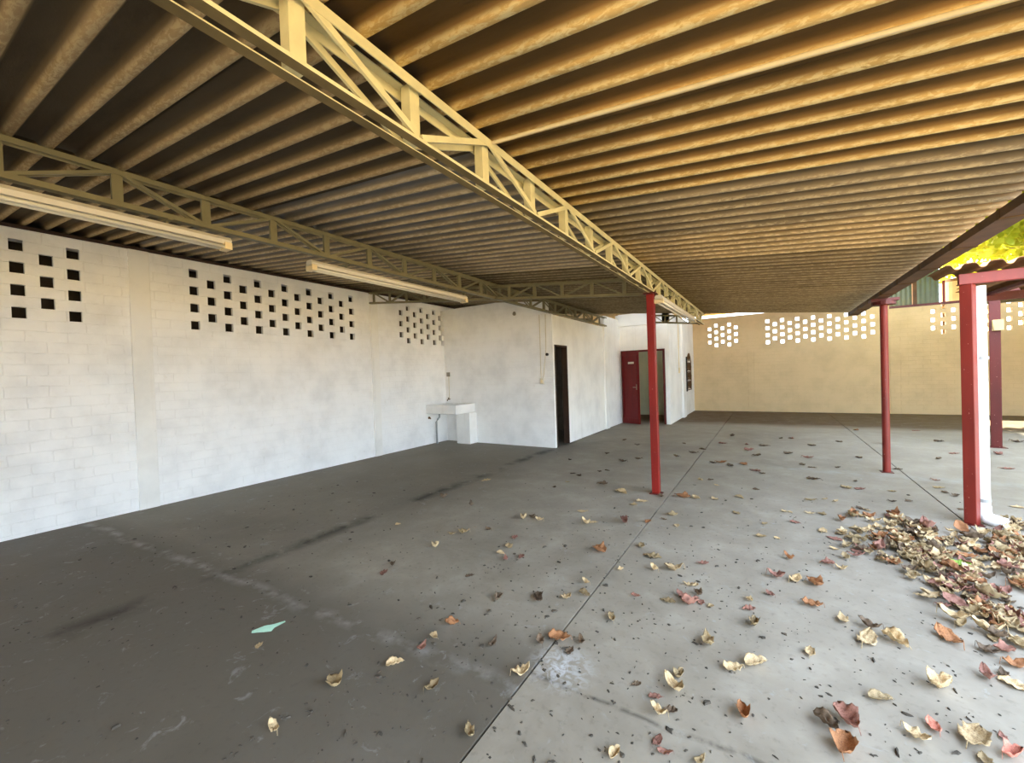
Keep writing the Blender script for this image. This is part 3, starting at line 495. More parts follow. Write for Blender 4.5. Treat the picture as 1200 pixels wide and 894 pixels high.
# recess wall with the red double doors
YR, XC = 11.84, -2.33
DX0, DX1, DZ = -3.66, -2.44, 2.10
m = MB()
m.box(XP-.12, DX0, YR, YR+.14, 0, 3.14); m.box(DX1, XC, YR, YR+.14, 0, 3.14); m.box(DX0, DX1, YR, YR+.14, DZ, 3.14)
m.box(XP, XC, YR-.12, YR, 2.80, 3.14)
struct(m.build('wall_recess', M['plaster']))
m = MB()
m.box(XC-.14, XC, YR+.14, 16.1, 0, 3.12); m.box(XC-.01, XC+.06, 13.62, 14.08, 0, 3.0); m.box(XC-.14, XC, YR-.12, YR+.14, 2.80, 3.12)
struct(m.build('wall_corner', M['plaster']))
m = MB(); m.box(-5.4, XC-.14, 14.3, 14.42, 0, 2.7); m.box(-5.52, -5.4, YR+.14, 14.42, 0, 2.7); struct(m.build('wall_room', M['green']))
d2 = bpy.data.objects.new('door_2', None); C.objects.link(d2); d2.location = (DX0, YR, 0); struct(d2)
m = MB(); m.box(DX0, DX0+.05, YR-.03, YR+.15, 0, DZ); m.box(DX1-.05, DX1, YR-.03, YR+.15, 0, DZ); m.box(DX0+.05, DX1-.05, YR-.03, YR+.15, DZ-.05, DZ)
part(d2, 'door_frame', m, M['red_d'])
def door_leaf(hx, hy, ang, w, mat, handed):
    """leaf with stiffening rails; hinged at (hx, hy), swung by ang"""
    c, s = math.cos(ang), math.sin(ang)
    def P(a, b, z): return (hx+a*c-b*s, hy+a*s+b*c, z)
    m = MB(); m.sweep(P(0, 0, 1.045), P(w, 0, 1.045), [(-.02, -1.03), (.02, -1.03), (.02, 1.03), (-.02, 1.03)])
    l = part(d2, 'door_leaf', m, mat)
    m = MB()
    for z in (.12, 2.0): m.sweep(P(.0, -.022, z), P(w, -.022, z), [(-.006, -.05), (.006, -.05), (.006, .05), (-.006, .05)])
    for a in (.03, w-.03): m.bar(P(a, -.022, .17), P(a, -.022, 1.95), .06, .012, (c, s, 0))
    part(l, 'door_rail', m, mat)
    m = MB(); m.rod(P(w-.06, -.03, 1.05), P(w-.06, -.075, 1.05), .012); m.rod(P(w-.06, -.07, 1.05), P(w-.16, -.07, 1.05), .009); m.sweep(P(w-.06, -.028, .98), P(w-.06, -.028, 1.13), [(-.02, -.004), (.02, -.004), (.02, .004), (-.02, .004)], (s, -c, 0))
    h = part(l, 'door_handle', m, M['chrome']); h['label'] = 'dull metal lever handle'
    return l, P
lf, P = door_leaf(DX0+.05, YR-.05, math.radians(-24), .57, M['door'], 1)
m = MB(); m.sweep(P(.22, -.024, 1.74), P(.42, -.024, 1.74), [(-.003, -.028), (.003, -.028), (.003, .028), (-.003, .028)])
part(lf, 'name_plate', m, M['white'])
door_leaf(DX1-.05, YR+.12, math.radians(104), .56, M['red_d'], -1)

# far wall with three vents; the right-hand one runs on out of the picture
YF = 16.1
m = MB()
m.box(XC-.14, 7.5, YF, YF+WT, 0, VZ)
v1 = [-1.78+.205*i for i in range(5)]
v2 = [-.03+.205*i for i in range(15)]
v3 = [3.93+.205*i for i in range(14)]
m.box(XC-.14, -2.05, YF, YF+WT, VZ, top); lattice(m, 'x', YF, YF+WT, v1, 'B', -2.05, -.78)
m.box(-.78, -.2, YF, YF+WT, VZ, top); lattice(m, 'x', YF, YF+WT, v2, 'A', -.2, 3.06)
m.box(3.06, 3.75, YF, YF+WT, VZ, top); lattice(m, 'x', YF, YF+WT, v3, 'B', 3.75, 6.9)
m.box(6.9, 7.5, YF, YF+WT, VZ, top)
m.box(XC-.14, .55, YF, YF+WT, top, 3.30); m.box(.55, 3.0, YF, YF+WT, top, 3.43)
wf = struct(m.build('wall_far', M['far']))
for x0, x1 in ((3.0, 3.22), (-.62, -.44)):
    m = MB(); m.box(x0, x1, YF-.02, YF+.01, 0, VZ-.02); m.build('pilaster', M['far'], wf, bevel=.005)

m = MB(); m.box(7.5, 7.64, 6.8, 16.6, 0, 3.0); struct(m.build('wall_right_blocker', M['cement']))  # unseen wall added to keep sky light off the far end

m = MB(); m.box(-7.0, -6.86, 11.3, 16.6, 0, 3.05); struct(m.build('wall_outer_blocker', M['dim']))  # unseen wall added to cut sky light reaching the recess

# ------------------------------------------------------------------ roof
PITCH, AMP = .159, .022
def wave(t):
    """0 = recess (up), 1 = crest (hangs down); t in pitches from a crest"""
    c = math.cos(2*PI*t)
    return .5+.5*math.tanh(2.4*(c-.42))/math.tanh(1.4)
def sheet(name, x0, x1, y0, y1, zf, mat, parent, nx=2, dz=0, wiggle=0, along='x'):
    bm = bmesh.new(); lay = bm.verts.layers.float.new('wave')
    n = int(round((y1-y0)/PITCH*14)); rows = []
    for k in range(n+1):
        y = y0+(y1-y0)*k/n; w = min(1, max(0, wave((y-.472)/PITCH))); r = []
        for thick in (0, .007):
            for i in range(nx+1):
                x = x0+(x1-x0)*i/nx
                v = bm.verts.new((x, y, zf(x)+AMP*(1-2*w)+dz+thick)); v[lay] = w; r.append(v)
        rows.append(r)
    for a, b in zip(rows, rows[1:]):
        for i in range(nx):
            bm.faces.new((a[i], b[i], b[i+1], a[i+1]))
            j = nx+1+i; bm.faces.new((a[j], a[j+1], b[j+1], b[j]))
        bm.faces.new((a[0], a[nx+1], b[nx+1], b[0])); bm.faces.new((a[nx], b[nx], b[2*nx+1], a[2*nx+1]))
    for r in (rows[0], rows[-1]):
        for i in range(nx): bm.faces.new((r[i], r[i+1], r[nx+2+i], r[nx+1+i]))
    bmesh.ops.recalc_face_normals(bm, faces=bm.faces)
    me = bpy.data.meshes.new(name); bm.to_mesh(me); bm.free(); me.materials.append(mat)
    for p in me.polygons: p.use_smooth = True
    o = bpy.data.objects.new(name, me); C.objects.link(o)
    if parent is not None: o.parent = parent
    return o
ceil = bpy.data.objects.new('ceiling', None); C.objects.link(ceil); struct(ceil)
rng = random.Random(3)
# side laps fall on recesses: y of the laps (left rows and right row)
lap = lambda k: .472+PITCH*(k+.5)
edges = [lap(-22+6*i) for i in range(13)]
edges = [e for e in edges if e < 9.4]+[9.6]
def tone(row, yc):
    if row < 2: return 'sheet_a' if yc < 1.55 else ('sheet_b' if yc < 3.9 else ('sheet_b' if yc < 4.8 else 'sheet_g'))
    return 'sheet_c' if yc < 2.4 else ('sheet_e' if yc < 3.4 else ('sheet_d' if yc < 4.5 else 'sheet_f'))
rows_x = [(-6.86, -3.57), (-3.65, -1.17), (-1.265, 1.26)]
for ri, (x0, x1) in enumerate(rows_x):
    for i, (a, b) in enumerate(zip(edges, edges[1:])):
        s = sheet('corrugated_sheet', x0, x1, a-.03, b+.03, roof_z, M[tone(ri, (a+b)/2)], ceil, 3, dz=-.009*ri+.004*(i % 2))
        s['kind'] = 'structure'
# lap strip: a bare batten showing under one lap of the right bay
m = MB(); m.rod((-1.15, 1.715, roof_z(-1.15)-.0495), (1.22, 1.715, roof_z(1.22)-.0495), .0085)
tag(m.build('ceiling_conduit', M['cream'], loc=(0, 1.715, 2.6)), 'thin cream conduit running straight across the underside of the corrugated roof', 'conduit')

# higher roof that covers the far end of the shed, out of sight above the main roof
far = thing('far_roof', 'higher corrugated roof over the far end beside the pierced wall', 'roof', (2.0, 13, 3.5))
s = sheet('sheeting', -7.0, 1.84, 7.6, 16.7, lambda x: 3.47, M['sheet_e'], None, 2); s.parent = far; s.location = (-2.0, -13, -3.5)  # sheeting stretched left and forward to block sun and sky
for yy in (7.8, 10.0, 13.2, 16.4):
    m = MB(); m.bar((-6.9, yy, 3.545), (1.8, yy, 3.545), .06, .07); part(far, 'purlin', m, M['steel_d'])
for xx in (-3.75, 1.786):
    m = MB(); m.bar((xx, 10.0, 0 if xx > 0 else 3.0), (xx, 10.0, 3.44), .08, .08); part(far, 'post', m, M['red_d'])

# ------------------------------------------------------------------ trusses
def truss(name, label, p0, p1, zt, spacing, first, mat, box=.12, down_first=True, up_w=.062, web=.022, group=None, leg=.034, cat='truss', low=None):
    """bottom chord p0->p1; zt(t) depth; two planes box apart with shared uprights and paired diagonals"""
    p0, p1 = Vector(p0), Vector(p1); L = (p1-p0).length; d = (p1-p0)/L
    side = Vector((d.y, -d.x, 0)).normalized()
    root = thing(name, label, cat, p0, group)
    H = lambda s: zt(s)
    for sgn in (1, -1):
        off = side*sgn*box/2
        m = MB(); m.angle(p0+off, p1+off, leg, .005, -sgn, 1, low and .013); bc = part(root, 'bottom_chord', m, mat)
        if low:
            bc.data.materials.append(low)
            for pl in bc.data.polygons:
                if abs(pl.normal.z) > .5: pl.material_index = 1  # upward and downward faces take the darker brown
        m = MB(); m.angle(p0+off+Vector((0, 0, H(0))), p1+off+Vector((0, 0, H(L))), leg, .005, -sgn, -1); part(root, 'top_chord', m, mat)
    s = first; k = 0; nodes = []
    while s < L-.02:
        if s > .02: nodes.append((s, k))
        s += spacing; k += 1
    for s, k in nodes:
        b = p0+d*s
        m = MB()
        w, dp = up_w, box*.45
        m.sweep(b+Vector((0, 0, .007)), b+Vector((0, 0, H(s)-.006)), [(-w/2, -dp/2), (w/2, -dp/2), (w/2, dp/2), (-w/2, dp/2)], side)
        part(root, 'upright', m, mat)
    for (sa, ka), (sb, kb) in zip(nodes, nodes[1:]):
        a_top = (ka % 2 == 0) == down_first
        for sgn in (1, -1):
            off = side*sgn*(box/2-.008)
            A = p0+d*(sa+.012)+off+Vector((0, 0, (H(sa)-.02) if a_top else .02)); B = p0+d*(sb-.012)+off+Vector((0, 0, .02 if a_top else (H(sb)-.02)))
            m = MB(); m.bar(A, B, .012, web, up=(0, 0, 1)); part(root, 'diagonal_brace', m, mat)
    return root
XT = -1.205
truss('roof_truss', 'long cream steel box truss running under the roof over the front red post', (XT, -2.35, 2.44), (XT, 9.56, 2.44), lambda s: .235, .483, .73+2.35-.483*6, M['steel'], box=.105, leg=.04, web=.026, up_w=.052, low=M['chord_brown'])
XT2 = -3.60
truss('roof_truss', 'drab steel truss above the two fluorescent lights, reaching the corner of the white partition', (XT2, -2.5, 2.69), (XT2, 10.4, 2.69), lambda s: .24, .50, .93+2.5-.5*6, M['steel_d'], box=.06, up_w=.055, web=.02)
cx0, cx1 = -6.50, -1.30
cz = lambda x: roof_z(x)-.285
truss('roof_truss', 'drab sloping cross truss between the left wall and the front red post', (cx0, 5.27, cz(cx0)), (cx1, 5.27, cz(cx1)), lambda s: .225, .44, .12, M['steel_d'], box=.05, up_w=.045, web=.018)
truss('roof_truss', 'short dark truss at the far end of the long cream truss', (-2.25, 9.52, roof_z(-2.25)-.25), (XT-.08, 9.52, roof_z(XT-.08)-.27), lambda s: .19, .25, .06, M['steel_d'], box=.05, up_w=.03, web=.016)

# ------------------------------------------------------------------ fluorescent battens
def batten(label, x, y0, y1, z, group, zb):
    r = thing('fluorescent_light', label, 'ceiling light', (x, (y0+y1)/2, z), group)
    sec = [(-.035, .0), (.035, .0), (.048, .03), (.03, .055), (-.03, .055), (-.048, .03)]
    m = MB(); m.sweep((x, y0, z), (x, y1, z), sec); part(r, 'housing', m, M['white'])
    for sx in (-.032, .032):
        m = MB(); m.rod((x+sx, y0+.05, z-.022), (x+sx, y1-.05, z-.022), .013, 14); part(r, 'tube', m, M['tube'], smooth=True)
    for ya, yb in ((y0, y0+.05), (y1-.05, y1)):
        m = MB(); m.box(x-.052, x+.052, ya, yb, z-.04, z+.012); part(r, 'lamp_holder', m, M['cream'])
    for yy in (y0+.4, y1-.4):
        m = MB(); m.bar((x, yy, z+.05), (x, yy, zb), .03, .012); m.box(x-.075, x+.075, yy-.015, yy+.015, zb-.008, zb); part(r, 'bracket', m, M['steel_d'])
    return r
G = 'fluorescent battens under the roof trusses'
batten('white fluorescent batten cut off by the left edge of the photo, above the brick vents', -3.64, -.82, 1.60, 2.61, G, 2.689)
batten('white fluorescent batten hanging over the middle wall vent', -3.64, 2.27, 4.60, 2.59, G, 2.689)
batten('white fluorescent batten just beyond the front red post', -1.11, 5.12, 7.75, 2.35, G, 2.439)

# ------------------------------------------------------------------ posts, gutter, downpipe, canopy
def lean(x, y, z, zt, dx=0, dy=0): return (x+dx*z/zt, y+dy*z/zt, z)
r = thing('steel_post', 'red square steel post standing beside the long floor joint under the cream truss', 'post', (-1.20, 5.13, 0))
m = MB(); m.bar((-1.20, 5.13, .006), (-1.205, 5.13, 2.425), .088, .088, (0, 1, 0)); part(r, 'shaft', m, M['red'], bevel=.006)
m = MB(); m.box(-1.27, -1.13, 5.06, 5.2, 0, .008); part(r, 'base_plate', m, M['red_d'])
m = MB(); m.box(-1.275, -1.135, 5.06, 5.2, 2.425, 2.439); part(r, 'cap_plate', m, M['red_d'])
r = thing('steel_post', 'slim round red post with a flared head under the brown gutter', 'post', (1.336, 7.468, 0))
m = MB(); m.rod((1.336, 7.468, .006), (1.336, 7.468, 2.31), .043, 20); part(r, 'shaft', m, M['red_f'], smooth=False)
m = MB(); m.box(1.27, 1.40, 7.40, 7.53, 0, .008); part(r, 'base_plate', m, M['red_d'])
m = MB(); m.sweep((1.336, 7.468, 2.29), (1.336, 7.468, 2.345), [(.13*math.cos(2*PI*i/16), .13*math.sin(2*PI*i/16)) for i in range(16)]); m.box(1.19, 1.48, 7.36, 7.57, 2.335, 2.370)
part(r, 'head', m, M['red_d'])
r = thing('steel_post', 'faded red square post beside the white downpipe at the leaf drift', 'post', (1.541, 5.37, 0))
m = MB(); m.bar((1.541, 5.37, .006), (1.535, 5.37, 2.184), .084, .084, (.55, .83, 0)); part(r, 'shaft', m, M['red_f'], bevel=.005)
m = MB(); m.box(1.475, 1.605, 5.31, 5.43, 0, .008); part(r, 'base_plate', m, M['red_d'])
r = thing('steel_post', 'wide dark red post standing behind the white downpipe, with a cream box on it', 'post', (3.25, 10.27, 0))
m = MB(); m.bar((3.25, 10.27, .006), (3.25, 10.27, 2.62), .13, .13, (.3, .95, 0)); part(r, 'shaft', m, M['red_d'], bevel=.006)
m = MB(); m.box(3.15, 3.35, 10.17, 10.37, 0, .008); part(r, 'base_plate', m, M['red_d'])
m = MB(); m.box(3.19, 3.31, 10.12, 10.20, 1.98, 2.16); b = m.build('junction_box', M['tank'], loc=(3.25, 10.16, 1.98), bevel=.006)
tag(b, 'small cream junction box fixed to the wide dark red post', 'junction box')

r = thing('downpipe', 'white plastic downpipe standing against the faded red square post', 'downpipe', (1.625, 5.44, 0))
m = MB(); m.rod((1.635, 5.45, .07), (1.625, 5.445, 2.17), .047, 24); part(r, 'pipe', m, M['pipe'], smooth=False)
m = MB(); m.tube([(1.635, 5.45, .16), (1.637, 5.448, .09), (1.66, 5.42, .05), (1.74, 5.35, .036)], .055, 16); part(r, 'shoe', m, M['pipe'], smooth=True)
for zz in (.2, 1.5):
    m = MB(); m.sweep((1.634, 5.449, zz), (1.634, 5.449, zz+.03), [(.052*math.cos(2*PI*i/20), .052*math.sin(2*PI*i/20)) for i in range(20)]); part(r, 'clip', m, M['grey'])

r = thing('gutter', 'rusty brown box gutter along the right edge of the corrugated roof', 'gutter', (1.36, 3.3, 2.37))
x0, x1, z0, z1 = 1.225, 1.365, 2.372, 2.430
m = MB(); m.sweep((0, -3.1, 0), (0, 9.6, 0), [(x0, z0), (x1, z0), (x1, z1), (x1-.004, z1), (x1-.004, z0+.004), (x0+.004, z0+.004), (x0+.004, z1), (x0, z1)]); part(r, 'trough', m, M['gutter'])
for i in range(16):
    yy = -2.6+.8*i
    m = MB(); m.box(x0-.004, x0, yy-.02, yy+.02, z0-.004, z1); m.box(x0, x1+.004, yy-.02, yy+.02, z0-.006, z0); m.box(x1, x1+.004, yy-.02, yy+.02, z0-.006, z1); part(r, 'strap', m, M['iron'])

r = thing('canopy', 'low red steel canopy with a corrugated roof on the right, over the leaf drift', 'canopy', (3.5, 5.4, 2.2))
m = MB(); m.box(1.47, 6.2, 5.33, 5.37, 2.185, 2.28); m.box(1.47, 6.2, 5.37, 5.40, 2.27, 2.28); m.box(1.47, 6.2, 5.37, 5.40, 2.185, 2.195); part(r, 'front_beam', m, M['red_f'], bevel=.004)
m = MB(); m.box(2.1, 6.2, 7.10, 7.15, 2.19, 2.285); part(r, 'rear_beam', m, M['red_d'])
for xx in (2.2, 3.4, 4.6, 5.8):
    m = MB(); m.bar((xx, 5.40, 2.265), (xx, 7.10, 2.265), .05, .035); part(r, 'rafter', m, M['red_d'])
m = MB(); m.box(6.1, 6.19, 5.33, 5.42, 0, 2.17); part(r, 'post', m, M['red_f'])
def sheet_y(name, x0, x1, y0, y1, z, mat):
    """corrugations running away from the viewer, wavy edge to the front"""
    m = MB(); bm = m.bm; n = int((x1-x0)/PITCH*14); rows = []
    for k in range(n+1):
        x = x0+(x1-x0)*k/n; w = wave(x/PITCH); zz = z+AMP*(1-2*w)
        rows.append([bm.verts.new((x, y, zz+t)) for t in (0, .007) for y in (y0, y1)])
    for a, b in zip(rows, rows[1:]):
        bm.faces.new((a[0], b[0], b[1], a[1])); bm.faces.new((a[2], a[3], b[3], b[2])); bm.faces.new((a[0], a[2], b[2], b[0])); bm.faces.new((a[1], b[1], b[3], a[3]))
    return m
part(r, 'sheeting', sheet_y('s', 1.98, 6.4, 5.22, 7.3, 2.318, 0), M['rust_sheet'])
part(r, 'sheeting', sheet_y('s', 1.36, 2.05, 5.22, 5.75, 2.326, 0), M['rust_sheet'])
r = thing('beam', 'dark red crossbeam carried by the wide dark red post behind the canopy', 'beam', (5, 10.27, 2.62))
m = MB(); m.box(3.06, 7.2, 10.21, 10.33, 2.625, 2.77); part(r, 'web', m, M['red_d'])
m = MB(); m.box(3.06, 7.2, 10.18, 10.36, 2.77, 2.785); part(r, 'flange', m, M['red_d'])

r = thing('rear_roof', 'corrugated lean-to roof behind the dark red crossbeam on the right', 'roof', (5.4, 12, 2.8))
part(r, 'sheeting', sheet_y('s', 3.95, 7.4, 10.15, 13.9, 2.84, 0), M['sheet_e'])
part(r, 'sheeting', sheet_y('s', 3.08, 3.98, 10.15, 11.3, 2.845, 0), M['sheet_e'])
for yy in (12.0, 13.7):
    m = MB(); m.bar((3.95, yy, 2.79), (7.45, yy, 2.79), .06, .06); part(r, 'purlin', m, M['steel_d'])

# ------------------------------------------------------------------ sink in the corner
r = thing('laundry_sink', 'white concrete laundry sink on a pedestal in the corner of the left wall', 'sink', (-6.1, 7.1, 0))
m = MB()
X0, X1, Y0, Y1, Z0, Z1 = XL+.004, -5.69, 6.74, YP-.004, .70, .90
m.box(X0, X1, Y0, Y0+.05, Z0, Z1); m.box(X0, X1, Y1-.05, Y1, Z0, Z1); m.box(X0, X0+.05, Y0+.05, Y1-.05, Z0, Z1); m.box(X1-.06, X1, Y0+.05, Y1-.05, Z0, Z1); m.box(X0+.05, X1-.06, Y0+.05, Y1-.05, Z0, Z0+.05)
m.box(-6.02, -5.98, Y0+.05, Y1-.05, Z0+.05, Z1-.02)
part(r, 'basin', m, M['plaster'], bevel=.008)
m = MB(); m.box(-6.04, -5.66, 7.16, YP-.004, 0, .70); part(r, 'pedestal', m, M['plaster'], bevel=.008)
m = MB(); m.tube([(-6.40, 7.0, .70), (-6.40, 7.0, .60), (-6.43, 6.97, .55), (-6.45, 6.95, .50), (-6.45, 6.95, .0)], .022, 12); part(r, 'waste_pipe', m, M['grey'], smooth=True)
r = thing('water_tap', 'small dark tap on a wall pipe above the concrete sink', 'tap', (-6.42, YP, .92))
m = MB(); m.tube([(-6.44, YP-.015, 1.56), (-6.44, YP-.015, 1.0), (-6.43, YP-.02, .985)], .009, 8); part(r, 'supply_pipe', m, M['white'])
m = MB(); m.tube([(-6.43, YP-.01, .985), (-6.43, YP-.08, .985), (-6.43, YP-.10, .975), (-6.43, YP-.105, .945)], .011, 10); m.rod((-6.43, YP-.06, .985), (-6.43, YP-.06, 1.02), .008); part(r, 'spout', m, M['iron'], smooth=True)
m = MB(); m.bar((-6.455, YP-.06, 1.022), (-6.405, YP-.06, 1.022), .012, .008); part(r, 'handle', m, M['iron'])
m = MB(); m.box(-6.48, -6.41, YP-.045, YP, 1.52, 1.62); part(r, 'valve_box', m, M['cement'])
m = MB(); m.tube([(XL, 6.83, .60), (XL+.04, 6.83, .60), (XL+.05, 6.83, .57)], .012, 8); m.rod((XL, 6.83, .60), (XL+.008, 6.83, .60), .03, 14)
tag(m.build('water_tap', M['iron'], loc=(XL, 6.83, .6)), 'little dark pipe stub on the left wall under the concrete sink', 'pipe stub')

# ------------------------------------------------------------------ conduits and boxes on the partition
r = thing('light_switch', 'light switch box at the foot of two conduits near the partition corner', 'light switch', (-3.93, YP, 1.36))
m = MB(); m.box(-3.985, -3.905, YP-.035, YP, 1.30, 1.42); part(r, 'box', m, M['white'], bevel=.006)
m = MB(); m.box(-3.965, -3.925, YP-.042, YP-.035, 1.33, 1.39); part(r, 'rocker', m, M['cream'])
m = MB(); m.rod((-3.965, YP-.010, 1.42), (-3.965, YP-.010, 2.72), .0085, 8); part(r, 'conduit', m, M['white'])
m = MB(); m.tube([(-3.92, YP-.010, 1.42), (-3.90, YP-.010, 1.5), (-3.835, YP-.010, 2.0), (-3.825, YP-.010, 2.72)], .0085, 8); part(r, 'conduit', m, M['white'])
m = MB(); m.rod((-3.81, YP, 1.90), (-3.81, YP-.03, 1.90), .03, 16); m.rod((-3.81, YP-.03, 1.90), (-3.81, YP-.04, 1.90), .018, 12)
tag(m.build('bell_push', M['black'], loc=(-3.81, YP, 1.9)), 'round dark knob fixed on the white partition beside the dark doorway', 'knob')
r = thing('wall_lamp', 'small drab lamp fitting high on the white partition', 'lamp', (-4.56, YP, 2.82))
m = MB(); m.rod((-4.56, YP, 2.80), (-4.56, YP-.03, 2.80), .035, 14); part(r, 'base', m, M['cement'])
m = MB(); m.tube([(-4.56, YP-.03, 2.80), (-4.53, YP-.07, 2.82), (-4.50, YP-.09, 2.81)], .022, 12); part(r, 'holder', m, M['cement'], smooth=True)
m = MB(); m.box(XC, XC+.03, 13.15, 13.25, 1.40, 1.56); m.rod((XC+.012, 13.2, 1.56), (XC+.012, 13.2, 2.9), .01, 8)
tag(m.build('switch_box', M['cream'], loc=(XC, 13.2, 1.4)), 'cream switch box and conduit on the white wall past the red doors', 'switch box')

# wrought-iron scrollwork hung on the side wall by the far corner
r = thing('iron_trellis', 'brown wrought-iron scrollwork panel on the side wall by the far corner', 'trellis', (XC, 14.9, 1.38))
xx = XC+.03
m = MB(); m.rod((xx, 14.42, .78), (xx, 14.42, 1.92), .022, 10); part(r, 'upright', m, M['black'])
m = MB(); m.rod((xx, 15.28, .80), (xx, 15.28, 1.75), .014, 10); part(r, 'upright', m, M['iron'])
for zz in (.82, 1.10, 1.42, 1.72):
    m = MB(); m.rod((xx, 14.42, zz), (xx, 15.28, zz), .016, 8); part(r, 'crossbar', m, M['iron'])
def scroll(cy, cz, rad, turns, sg):
    pts = []
    for i in range(26):
        a = i/25*turns*2*PI; q = rad*(1-.72*i/25)
        pts.append((xx, cy+sg*q*math.cos(a), cz+q*math.sin(a)))
    return MB().tube(pts, .016, 8)
for cz_, rad in ((.96, .14), (1.26, .15), (1.57, .15)):
    for cy_, sg in ((14.62, 1), (14.95, -1), (15.15, 1)):
        part(r, 'scroll', scroll(cy_, cz_, rad, 1.6, sg), M['iron'], smooth=True)
m = MB()
pts = [(xx, 14.50+.8*t, 1.74+.30*math.sin(PI*t)) for t in [i/16 for i in range(17)]]
m.tube(pts, .016, 8); part(r, 'arch', m, M['iron'], smooth=True)
part(r, 'scroll', scroll(14.9, 1.88, .13, 1.5, 1), M['iron'], smooth=True)

# ------------------------------------------------------------------ beyond the far wall
r = thing('timber_rail', 'dark red rail and stub post along the top of the far wall beside the gutter', 'rail', (3.8, YF+.07, top))
m = MB(); m.bar((2.98, YF+.07, top+.035), (7.4, YF+.07, top+.035), .12, .07); part(r, 'rail', m, M['red_d'])
m = MB(); m.bar((3.56, YF+.07, top+.07), (3.56, YF+.07, 4.3), .09, .09); part(r, 'post', m, M['gutter'])
m = MB(); m.bar((4.16, YF+.07, top+.07), (4.16, YF+.07, 3.75), .05, .05); part(r, 'post', m, M['red_f'])
r = thing('fibreglass_screen', 'grey-green fibreglass sheet screen standing beyond the far wall', 'screen', (3.7, 16.55, 0))
m = MB(); bm = m.bm; rows = []
for k in range(57):
    x = 2.9+.0225*k; y = 16.55+.012*math.sin(x*60)
    rows.append([bm.verts.new((x, yy, zz)) for zz in (3.06, 5.0) for yy in (y, y+.004)])
for a, b in zip(rows, rows[1:]):
    bm.faces.new((a[0], b[0], b[2], a[2])); bm.faces.new((a[1], a[3], b[3], b[1])); bm.faces.new((a[2], b[2], b[3], a[3]))
part(r, 'sheet', m, M['fibre'])
for zz in (3.42, 4.9):
    m = MB(); m.bar((2.9, 16.6, zz), (4.18, 16.6, zz), .05, .05); part(r, 'batten', m, M['bark'])
for xx in (3.16, 3.68):
    m = MB(); m.bar((xx, 16.64, -.12), (xx, 16.64, 4.95), .04, .04); part(r, 'upright', m, M['bark'])
r = thing('water_tank', 'cream tank with a brown lid showing above the far wall by the red post', 'tank', (4.55, 17.2, 0))
m = MB(); m.sweep((4.66, 17.2, 3.14), (4.66, 17.2, 3.80), [(.30*math.cos(2*PI*i/28), .30*math.sin(2*PI*i/28)) for i in range(28)]); part(r, 'body', m, M['tank'])
m = MB(); m.sweep((4.66, 17.2, 3.80), (4.66, 17.2, 3.9), [(.22*math.cos(2*PI*i/28), .22*math.sin(2*PI*i/28)) for i in range(28)]); part(r, 'lid', m, M['iron'])
m = MB()
for sx in (-.2, .2):
    for sy in (-.2, .2): m.bar((4.66+sx, 17.2+sy, -.12), (4.66+sx, 17.2+sy, 3.09), .05, .05)
m.box(4.3, 5.02, 16.85, 17.55, 3.09, 3.14); part(r, 'stand', m, M['bark'])

def leaf_cloud(name, blobs, n, size, mat, seed, parent):
    rg = random.Random(seed); bm = bmesh.new()
    tot = sum(b[3]*b[4]*b[5] for b in blobs)
    for (cx, cy, cz_, rx, ry, rz) in blobs:
        for i in range(int(n*rx*ry*rz/tot)):
            while True:
                v = Vector((rg.uniform(-1, 1), rg.uniform(-1, 1), rg.uniform(-1, 1)))
                if .35 < v.length < 1: break
            c = Vector((cx+v.x*rx, cy+v.y*ry, cz_+v.z*rz)); s = size*rg.uniform(.6, 1.3)
            a = Vector((rg.gauss(0, 1), rg.gauss(0, 1), rg.gauss(0, .6)-.3)).normalized(); b = a.cross(Vector((rg.gauss(0, 1), rg.gauss(0, 1), rg.gauss(0, 1)))).normalized()
            nrm = a.cross(b)
            q = [bm.verts.new(c+a*u*s+b*w*s+nrm*h*s) for u, w, h in ((-.5, 0, 0), (-.1, .27, .06), (.3, .22, .05), (.55, 0, -.05), (.3, -.22, .05), (-.1, -.27, .06))]
            bm.faces.new((q[0], q[1], q[4+1])); bm.faces.new((q[1], q[2], q[4], q[5])); bm.faces.new((q[2], q[3], q[4]))
    me = bpy.data.meshes.new(name); bm.to_mesh(me); bm.free(); me.materials.append(mat)
    o = bpy.data.objects.new(name, me); C.objects.link(o); o.parent = parent
    r_ = Vector(parent.location); o.location = -r_
    return o
def tree(label, x, y, h, blobs, n, size, mat, seed):
    t = thing('tree', label, 'tree', (x, y, -.12))
    m = MB(); m.tube([(x, y, -.12), (x+.1, y, h*.4), (x-.05, y+.1, h*.7), (x+.1, y, h)], .16, 12); part(t, 'trunk', m, M['bark'], smooth=True)
    rg = random.Random(seed)
    for b in blobs:
        m = MB(); s = Vector((x, y+.05, h*.6)); e = Vector(b[:3]); m.tube([s, (s+e)/2+Vector((0, 0, .25)), e], .05, 8); part(t, 'branch', m, M['bark'], smooth=True)
    leaf_cloud('crown', blobs, n, size, mat, seed, t)
    return t
